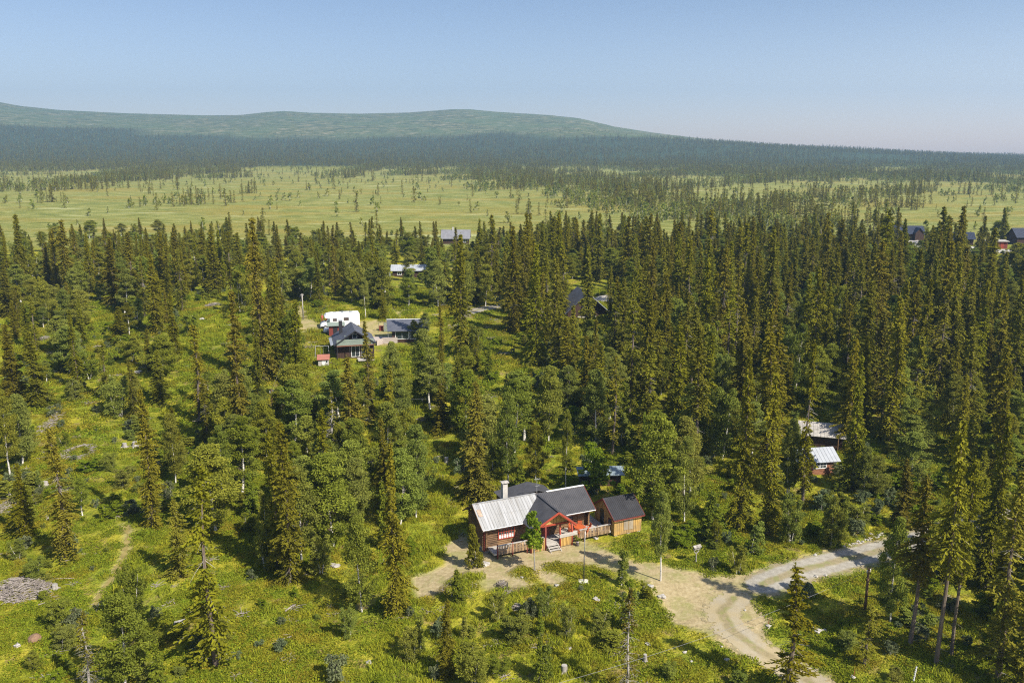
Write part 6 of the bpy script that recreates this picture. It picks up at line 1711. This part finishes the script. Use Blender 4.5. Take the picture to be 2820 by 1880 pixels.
# stumps
def put_stump(c, x, y, w, hpx, label):
    p = atc(c, x, y); k = CROPS[c][2]/pxm(p); r = w*k/2; h = hpx*k
    e = empty('tree_stump', p, random.uniform(0, 6), label, 'stump')
    mb = MB().tube([(0, 0, -0.1), (0, 0, 0.12*h), (0.01, 0, 0.5*h), (0.02, 0.01, h)], [r*1.35, r*1.05, r*0.9, r*0.85], 12, False)
    for i in range(5):
        a = i*1.256 + 0.3; mb.beam((math.cos(a)*r*0.8, math.sin(a)*r*0.8, 0.15*h), (math.cos(a)*r*1.9, math.sin(a)*r*1.9, -0.08), r*0.4)
    mb.build('bole', M_DEAD, e, True)
    MB().tube([(0.02, 0.01, h-0.02), (0.02, 0.01, h)], r*0.86, 12).build('cut_face', M_PALE, e)
for a in [('B', 1540, 870, 44, 50, 'big pale grey stump in the lower middle of the picture'), ('B', 2062, 800, 26, 50, 'forked pale stump left of the lower road'),
          ('L', 250, 480, 42, 26, 'pale stump on the far left slope'), ('L', 263, 665, 16, 26, 'narrow stump right of the short dark spruce'),
          ('L', 305, 1045, 34, 26, 'stump at the right end of the big brush pile'), ('L', 690, 262, 26, 22, 'stump in the grass right of the ring of twigs'),
          ('L', 748, 258, 30, 26, 'pale broken stump beside the tall spruce by the path'), ('L', 1350, 325, 34, 20, 'reddish stump at the foot of the tall slim spruce'),
          ('H', 860, 725, 34, 50, 'pale broken stump on the rim of the bright grass strip'), ('J', 463, 1065, 40, 22, 'bleached root stump in the grass left of the lower road')]:
    put_stump(*a)
# piles of cut branches
def brush_pile(c, x, y, w, d, h, n, label, ring=False, seed=0):
    p = atc(c, x, y); k = CROPS[c][2]/pxm(p); W = w*k/2; D = d*k/2/0.42; g = random.Random(seed); ch = []
    for i in range(n):
        a = g.uniform(0, 6.28); rr = math.sqrt(g.uniform(0.5 if ring else 0, 1)); bx, by = math.cos(a)*W*rr, math.sin(a)*D*rr
        b_ = g.gauss(0, 0.5) + (0.2 if i % 3 else 1.4); L = g.uniform(0.4, 1.3)*min(1, W*0.6)
        z = h*(1 - rr*rr)*g.uniform(0.2, 1) + 0.04; dx, dy = math.cos(b_)*L, math.sin(b_)*L; dz = g.uniform(-.15, .15)*h
        zz = lambda X, Y: float(ground(p.x + X, p.y + Y)) - p.z
        P0 = (bx-dx/2, by-dy/2, max(0.02, z-dz) + zz(bx-dx/2, by-dy/2)); P1 = (bx+g.uniform(-.1, .1), by+g.uniform(-.1, .1), z + 0.04 + zz(bx, by)); P2 = (bx+dx/2, by+dy/2, max(0.02, z+dz) + zz(bx+dx/2, by+dy/2))
        ch.append(([P0, P1, P2], [g.uniform(.02, .04), .022, .008]))
    me = tubes_mesh('brush_pile', ch, 4); o = link_mesh('brush_pile', me, M_TWIG); o.location = p; tag(o, label, 'brush pile')
M_TWIG = mat_bark('bleached_twigs', (0.19, 0.16, 0.145), (0.40, 0.355, 0.32))
brush_pile('L', 120, 1055, 300, 110, 0.75, 620, 'big grey pile of cut branches at the left picture edge', seed=1)
brush_pile('L', 440, 290, 160, 80, 0.35, 190, 'open ring of bleached twigs on the left slope', True, 2)
brush_pile('L', 275, 145, 100, 90, 0.3, 130, 'loose heap of pale twigs high on the lower left slope', seed=3)
brush_pile('L', 35, 590, 90, 110, 0.3, 120, 'thin scatter of twigs at the left edge beside the short dark spruce', seed=4)
brush_pile('E', 870, 710, 90, 30, 0.5, 130, 'grey twig heap high on the left slope', seed=5)
brush_pile('E', 1475, 750, 100, 34, 0.5, 140, 'grey twig heap at the top of the slope clearing', seed=6)
brush_pile('E', 930, 875, 80, 40, 0.6, 130, 'dark twig heap under the brownish spruce', seed=7)
brush_pile('E', 300, 985, 80, 50, 0.5, 120, 'brown twig heap near the left edge, half way up', seed=8)
brush_pile('B', 1232, 455, 60, 40, 0.3, 90, 'small grey twig heap beside the willow in the thicket', seed=9)
brush_pile('E', 220, 755, 70, 30, 0.4, 90, 'small twig heap at the upper far left', seed=10)
# fallen logs and branches
def log(c, x0, y0, x1, y1, r, label, mat=None):
    a = atc(c, x0, y0); b_ = atc(c, x1, y1); m = (a + b_)/2
    o = MB().tube([a - m + Vector((0, 0, r)), Vector((0, 0, r*1.1)), b_ - m + Vector((0, 0, r))], [r, r*0.85, r*0.5], 8).build('fallen_log', mat or M_TWIG, None, True)
    o.location = m; tag(o, label, 'log')
log('L', 1580, 1175, 1630, 1138, 0.09, 'short pale log in the shade below the broad bright spruce')
log('L', 290, 995, 410, 990, 0.06, 'thin straight pole lying right of the big brush pile')
log('L', 1030, 685, 1068, 668, 0.04, 'forked white branch in the grass beside the tall open spruce')
log('L', 205, 1140, 330, 1100, 0.05, 'pole lying out of the lower side of the big brush pile')
log('E', 640, 530, 665, 532, 0.12, 'pale log in the upper left clearing')
log('K', 1, 870, 60, 880, 0.06, 'pale branch on the shaded ground left of the cabin')
log('L', 335, 900, 385, 890, 0.06, 'pale branch at the foot of the ragged spruce')
# ant hill
p = atc('L', 192, 1325); bm = bmesh.new(); bmesh.ops.create_icosphere(bm, subdivisions=3, radius=0.55)
for v in bm.verts: v.co *= 1 + random.gauss(0, 0.02); v.co.z *= 0.85
me = bpy.data.meshes.new('ant_hill'); bm.to_mesh(me); bm.free()
o = link_mesh('ant_hill', me, mat_simple('ant_hill_earth', (0.22, 0.14, 0.09), 0.95, 0.1, 0.25, 6, bump=0.8)); o.location = p; tag(o, 'reddish-brown round ant hill in the lower left corner area', 'ant hill')
# lamp post with a stone pad
p = atc('K', 1460, 1345); h = height_for(p, px('K', 0, 765)[1])
r = empty('flag_pole', p, 0, 'thin metal pole on a white stone pad in front of the porch', 'pole')
MB().tube([(0, 0, 0), (0.0, 0, h*0.5)], 0.05, 8).build('lower_tube', M_BLACK, r, True)
MB().tube([(0, 0, h*0.5), (0.04, 0, h)], [0.042, 0.035], 8).tube([(0.04, 0, h), (0.04, 0, h+0.08)], 0.055, 8).build('upper_tube', M_STEEL, r, True)
MB().box(-0.5, 0.45, -0.38, 0.42, -0.15, 0.06).build('stone_pad', mat_simple('white_stone_pad', (0.74, 0.70, 0.62), 0.9, .2, .2, 3, bump=.4), r, bevel=0.04)
# fire basket of bent twigs with ash stones
p = atc('K', 515, 1405); r = empty('fire_basket', p, 0, 'round twig-filled fire basket with stones on the straw yard', 'fire basket')
mb = MB()
for k in range(14):
    a = k*0.449; mb.tube([(math.cos(a)*0.5, math.sin(a)*0.5, 0), (math.cos(a)*0.56, math.sin(a)*0.56, 0.38)], 0.02, 5)
for z in (0.08, 0.24, 0.38): mb.tube([(math.cos(a)*0.54, math.sin(a)*0.54, z) for a in np.linspace(0, 6.283, 15)], 0.018, 5, False)
mb.build('basket', M_BLACK, r)
g = random.Random(3); ch = []
for k in range(60):
    a = g.uniform(0, 6.28); b_ = g.uniform(0, 6.28); rr = g.uniform(0, .42); L = g.uniform(.25, .5)
    ch.append(([(math.cos(a)*rr, math.sin(a)*rr, g.uniform(.1, .45)), (math.cos(a)*rr+math.cos(b_)*L, math.sin(a)*rr+math.sin(b_)*L, g.uniform(.3, .62))], [.018, .01]))
link_mesh('kindling', tubes_mesh('kindling', ch, 4), M_TWIG, r)
# bird feeding shelf on a post
p = atc('J', 268, 432); k = CROPS['J'][2]/pxm(p)
r = empty('feeding_table', p, R(28), 'grey wooden feeding shelf with little roofs on a post at the forest edge', 'bird table')
H_ = height_for(p, px('J', 0, 322)[1])
MB().beam((0, 0, -0.1), (0, 0, H_*0.52), 0.09).build('post', M_DEAD, r)
MB().beam((0, 0, H_*0.52), (-0.26, 0, H_*0.62), 0.07).beam((0, 0, H_*0.52), (0.30, 0, H_*0.62), 0.07).beam((-0.26, 0, H_*0.62), (-0.24, 0, H_*0.92), 0.06).beam((0.30, 0, H_*0.62), (0.30, 0, H_*0.92), 0.06).build('bracket', M_DEAD, r)
MB().box(-0.36, 0.38, -0.16, 0.16, H_*0.76, H_*0.82).build('shelf', M_DEAD, r)
MB().slab([(-0.46, -0.28, H_*0.90), (0.48, -0.28, H_*0.90), (0.48, 0, H_*1.0), (-0.46, 0, H_*1.0)], 0.04).slab([(-0.46, 0.28, H_*0.90), (0.48, 0.28, H_*0.90), (0.48, 0.003, H_*1.0), (-0.46, 0.003, H_*1.0)], 0.04).build('roof', M_DEAD, r)
# utility poles and their lines
def pole(c, x, yb, yt, label, arm=True, mat=M_LOG):
    p = atc(c, x, yb); h = height_for(p, px(c, 0, yt)[1])
    r = empty('utility_pole', p, 0.5, label, 'utility pole')
    MB().tube([(0, 0, -0.2), (0, 0, h)], [0.14, 0.10], 10).build('shaft', mat, r, True)
    if arm:
        MB().beam((-0.28, 0, h-0.35), (0.28, 0, h-0.35), 0.07).build('bracket', M_DEAD, r)
        for s in (-1, 1): MB().tube([(s*0.22, 0, h-0.3), (s*0.22, 0, h-0.14)], [0.035, 0.05], 8).build('insulator', M_WHITE, r, True)
    return p + Vector((0, 0, h - 0.2))
P1 = pole('J', 1342, 735, 470, 'tall dark utility pole in the shadow right of the road junction')
P2 = pole('A', 342, 368, 165, 'dark utility pole on the slope left of the dark house')
P3 = pole('E', 2090, 850, 672, 'utility pole beside the motorhome', mat=M_DEAD)
M_CABLE = mat_simple('cable', (0.16, 0.16, 0.17), 0.6)
def wire(a, b_, sag, label):
    m = (Vector(a) + Vector(b_))/2
    pts = [Vector(a).lerp(Vector(b_), t) - m - Vector((0, 0, sag*4*t*(1-t))) for t in np.linspace(0, 1, 22)]
    o = MB().tube(pts, 0.013, 4, False).build('power_line', M_CABLE, None); o.location = m; tag(o, label, 'cable')
d_ = ray(1330, 1935); far1 = Vector(d_*((CAMH - 6.5)/-d_[2])); far1.z = 6.5
wire(P1, far1, 0.9, 'overhead line crossing the road bend to the bottom edge')
p4 = atc('F', 1300, 1250); d_ = ray(1420, 1076); P4 = Vector(d_*((CAMH - 8.5)/-d_[2])); P4.z = 8.5
wire(P2, P4, 1.2, 'overhead line running behind the cabin through the birches')
wire(P2, P3, 0.8, 'overhead line between the slope pole and the motorhome pole')
# red snow stakes, grey marker post
def stake(c, x, yb, yt, label, mat):
    p = atc(c, x, yb); h = height_for(p, px(c, 0, yt)[1])
    o = MB().tube([(0, 0, -0.1), (0.08*h, 0, h)], [0.028, 0.02], 6).build('snow_stake', mat, None); o.location = p; tag(o, label, 'stake')
stake('J', 727, 835, 788, 'red snow stake by the upper white stone', M_RED); stake('J', 1270, 1155, 1110, 'red snow stake by the lower white stone', M_RED)
p = atc('J', 1648, 1194); h = height_for(p, px('J', 0, 1092)[1]); r = empty('marker_post', p, 0.4, 'leaning pale grey ladder-like post at the bottom edge on the right', 'post')
r.rotation_euler = (0, 0.10, 0.1)
MB().tube([(0, 0, -0.1), (0, 0, h)], 0.045, 8).build('shaft', M_STEEL, r)
for k in range(7): MB().tube([(0, 0, 0.2+k*h/8), (0, 0, 0.28+k*h/8)], 0.07, 8).build('ring', M_WHITE, r)
# ================================================================== LOW GROWTH ON THE GROUND (nobody could count it)
def clump_mesh(seed, n, R_, H_, leaf, mat, up=0.6):
    g = np.random.default_rng(seed); q = QB()
    a = g.uniform(0, 6.28, n); r = R_*np.sqrt(g.uniform(0, 1, n)); z = H_*(1 - (r/R_)**2)*g.uniform(0.25, 1, n)*(0.7+0.3*np.sin(a*3+seed))
    c = np.stack([r*np.cos(a), r*np.sin(a), z], -1)
    ax = unit(g.normal(0, 1, (n, 3))*np.array([1, 1, 0.5])); ay = unit(np.cross(ax, g.normal(0, 1, (n, 3)))*np.array([1, 1, 1.0]) + np.array([0, 0, up]))
    s = leaf*g.uniform(.5, 1.3, (n, 1)); q.quads(c, ax*s, ay*s*0.8, g.uniform(0, 1, n))
    me = q.mesh('clump'); me.materials.append(mat); return me
def grass_mesh(seed, n, R_, H_, mat):
    g = np.random.default_rng(seed); q = QB()
    a = g.uniform(0, 6.28, n); r = R_*np.sqrt(g.uniform(0, 1, n)); c = np.stack([r*np.cos(a), r*np.sin(a), np.full(n, H_*0.45)], -1)
    ay = np.stack([g.normal(0, .22, n), g.normal(0, .22, n), np.full(n, 0.5)], -1)*H_*g.uniform(.6, 1.2, (n, 1)); b_ = g.uniform(0, 6.28, n); ax = np.stack([np.cos(b_), np.sin(b_), 0*b_], -1)*0.022
    q.quads(c, ax, ay, g.uniform(0, 1, n)); me = q.mesh('tuft'); me.materials.append(mat); return me
M_GRASS = mat_leaf('grass_blades', (0.20, 0.23, 0.018), (0.46, 0.47, 0.04), 0.4, 0.03, 0.3, 0.4)
M_BERRY = mat_leaf('berry_leaves', (0.11, 0.15, 0.012), (0.32, 0.36, 0.028), 0.35, 0.03, 0.35, 0.5)
def litter_mesh(seed):
    g = random.Random(seed); ch = []
    for k in range(16):
        a, b_, r, L = g.uniform(0, 6.28), g.uniform(0, 6.28), g.uniform(0, .7), g.uniform(.15, .6)
        x0, y0 = math.cos(a)*r, math.sin(a)*r; ch.append(([(x0, y0, g.uniform(.03, .12)), (x0+math.cos(b_)*L, y0+math.sin(b_)*L, g.uniform(.04, .2))], [g.uniform(.012, .03), .008]))
    me = tubes_mesh('litter', ch, 4); me.materials.append(M_TWIG); return me
CL = [clump_mesh(i, 190, 0.80, 0.20, 0.055, M_HEATH) for i in range(4)] + [clump_mesh(20+i, 190, 0.85, 0.26, 0.06, M_BERRY) for i in range(4)] + [grass_mesh(40+i, 90, 0.6, 0.42, M_GRASS) for i in range(3)] + [litter_mesh(60+i) for i in range(2)]
def cover(n_try, y0, y1, dens, s0, s1):
    y = np.sqrt(RNG.uniform(y0*y0, y1*y1, n_try)); x = RNG.uniform(-0.70, 0.70, n_try)*y
    dry, bog, fell = land_masks(x, y)
    sm = np.minimum(np.minimum(seg_dist(x, y, ROAD_A) - 2.1, seg_dist(x, y, ROAD_B) - 1.9), seg_dist(x, y, ROAD_C) - 2.4)
    gap = smooth(0.35, -0.15, wob(x*0.55+3, y*0.55, 1.0) - 0.05)
    k = (RNG.uniform(0, 1, n_try) < dens*(1 - dry)**2*(0.25 + 0.75*gap)) & (sm > 0.15)
    # nothing grows through the houses
    dx = x + 2.91; dy = y - 80.87; s = dx*E1[0] + dy*E1[1]; t = -dx*E1[1] + dy*E1[0]
    k &= ~((s > -0.2) & (s < 18.4) & (t > -2.3) & (t < 7.6))
    for o, rr in ((DH, 5.5), (AX, 5.0), (RV, 3.6), (CR, 2.2), (TR, 2.5)): k &= np.hypot(x - o.location.x, y - o.location.y - (3 if o in (DH, AX) else 0)) > rr
    x, y = x[k], y[k]; z = ground(x, y); n = len(x)
    nz = wob(x*0.28, y*0.28, 1.0); idx = np.where(nz + RNG.normal(0, .35, n) > 0.05, RNG.integers(4, 8, n), RNG.integers(0, 4, n))
    gr = wob(x*0.2+7, y*0.2+3, 1.0) + RNG.normal(0, .3, n) > 0.55
    idx = np.where(gr, RNG.integers(8, 11, n), idx)
    lt = (RNG.uniform(0, 1, n) < 0.015 + 0.07*(wob(x*0.4+1, y*0.4+8, 1.0) > 0.45)) & (x < 12)
    idx = np.where(lt, RNG.integers(11, 13, n), idx)
    sc = RNG.uniform(s0, s1, n)
    return x, y, z - 0.03, idx, sc
parts = [cover(30000, 56, 110, 0.75, 0.6, 1.35), cover(30000, 110, 200, 0.8, 0.9, 2.0)]
x, y, z, idx, sc = [np.concatenate([p_[i] for p_ in parts]) for i in range(5)]
rot = np.stack([0*x, 0*x, RNG.uniform(0, 6.28, len(x))], -1); scl = np.stack([sc, sc, sc*RNG.uniform(.7, 1.3, len(x))], -1)
scatter('heath', np.stack([x, y, z], -1), rot, scl, idx, [(m_, None) for m_ in CL])
# shoots and low willow scrub between the trees
SC_ = []
for k_ in ('willow', 'bushy', 'cone', 'lime', 'willow'):
    for c, t, H_, r_ in BI[k_][:3]:
        me = merge_mesh('scrub', [c, t]); me.materials.append({'willow': M_WILLOW, 'lime': M_LIME}.get(k_, M_BIRCH)); me.materials.append(M_DEAD); SC_.append((me, H_, r_))
def w_scrub(x, y):
    nz = wob(x*0.10+4, y*0.10+1, 1.0); w = np.where(y < 104, np.clip(0.16 + 0.5*nz, 0.05, 0.65), np.clip(0.06 + 0.42*nz, 0.02, 0.5))
    # the bushy field below the cabin
    dry, b_, f_ = land_masks(x, y)
    w = w*(dry < 0.1)
    w = w*(seg_dist(x, y, ROAD_A) > 3.4)*(seg_dist(x, y, ROAD_B) > 3.2)
    dx = x + 2.91; dy = y - 80.87; s = dx*E1[0] + dy*E1[1]; t = -dx*E1[1] + dy*E1[0]
    w = w*~((s > -3) & (s < 19.4) & (t > -9.5) & (t < 8))
    for o, rr in ((DH, 6.5), (AX, 6.0), (RV, 5), (CR, 4), (TR, 4)): w = w*(np.hypot(x - o.location.x, y - o.location.y - (3 if o in (DH, AX) else 0)) > rr)
    w = w*(seg_dist(x, y, TRAIL) > 1.2)
    return w
P_ = dart(13000, -125, 125, 57, 200, 1.6, w_scrub)
st = []
for a_, b_ in P_:
    h_ = abs(random.gauss(0, 0.8)) + 0.5; z_ = float(ground(a_, b_))
    if blocks(a_, b_, z_, h_, 0.6) and h_ > 1.0: h_ = 0.7
    st.append((a_, b_, z_, h_, h_*random.uniform(0.42, 0.7)))
run_scatter('low_scrub', st, SC_)
# ------------------------------------------------------------------ the air between here and the fells
def haze():
    mb = MB().box(-6500, 6500, -120, 4820, -400, 400)
    m, n = new_mat('haze')
    pv = n.nodes.new("ShaderNodeVolumePrincipled")
    pv.inputs['Color'].default_value = (0.42, 0.69, 1.0, 1); pv.inputs['Density'].default_value = HAZE_D
    pv.inputs['Anisotropy'].default_value = 0.2
    o = n.nodes.new("ShaderNodeOutputMaterial"); n.links.new(pv.outputs[0], o.inputs['Volume'])
    h = mb.build('haze', m); tag(h, kind='stuff')
HAZE_D = 0.000195
haze()
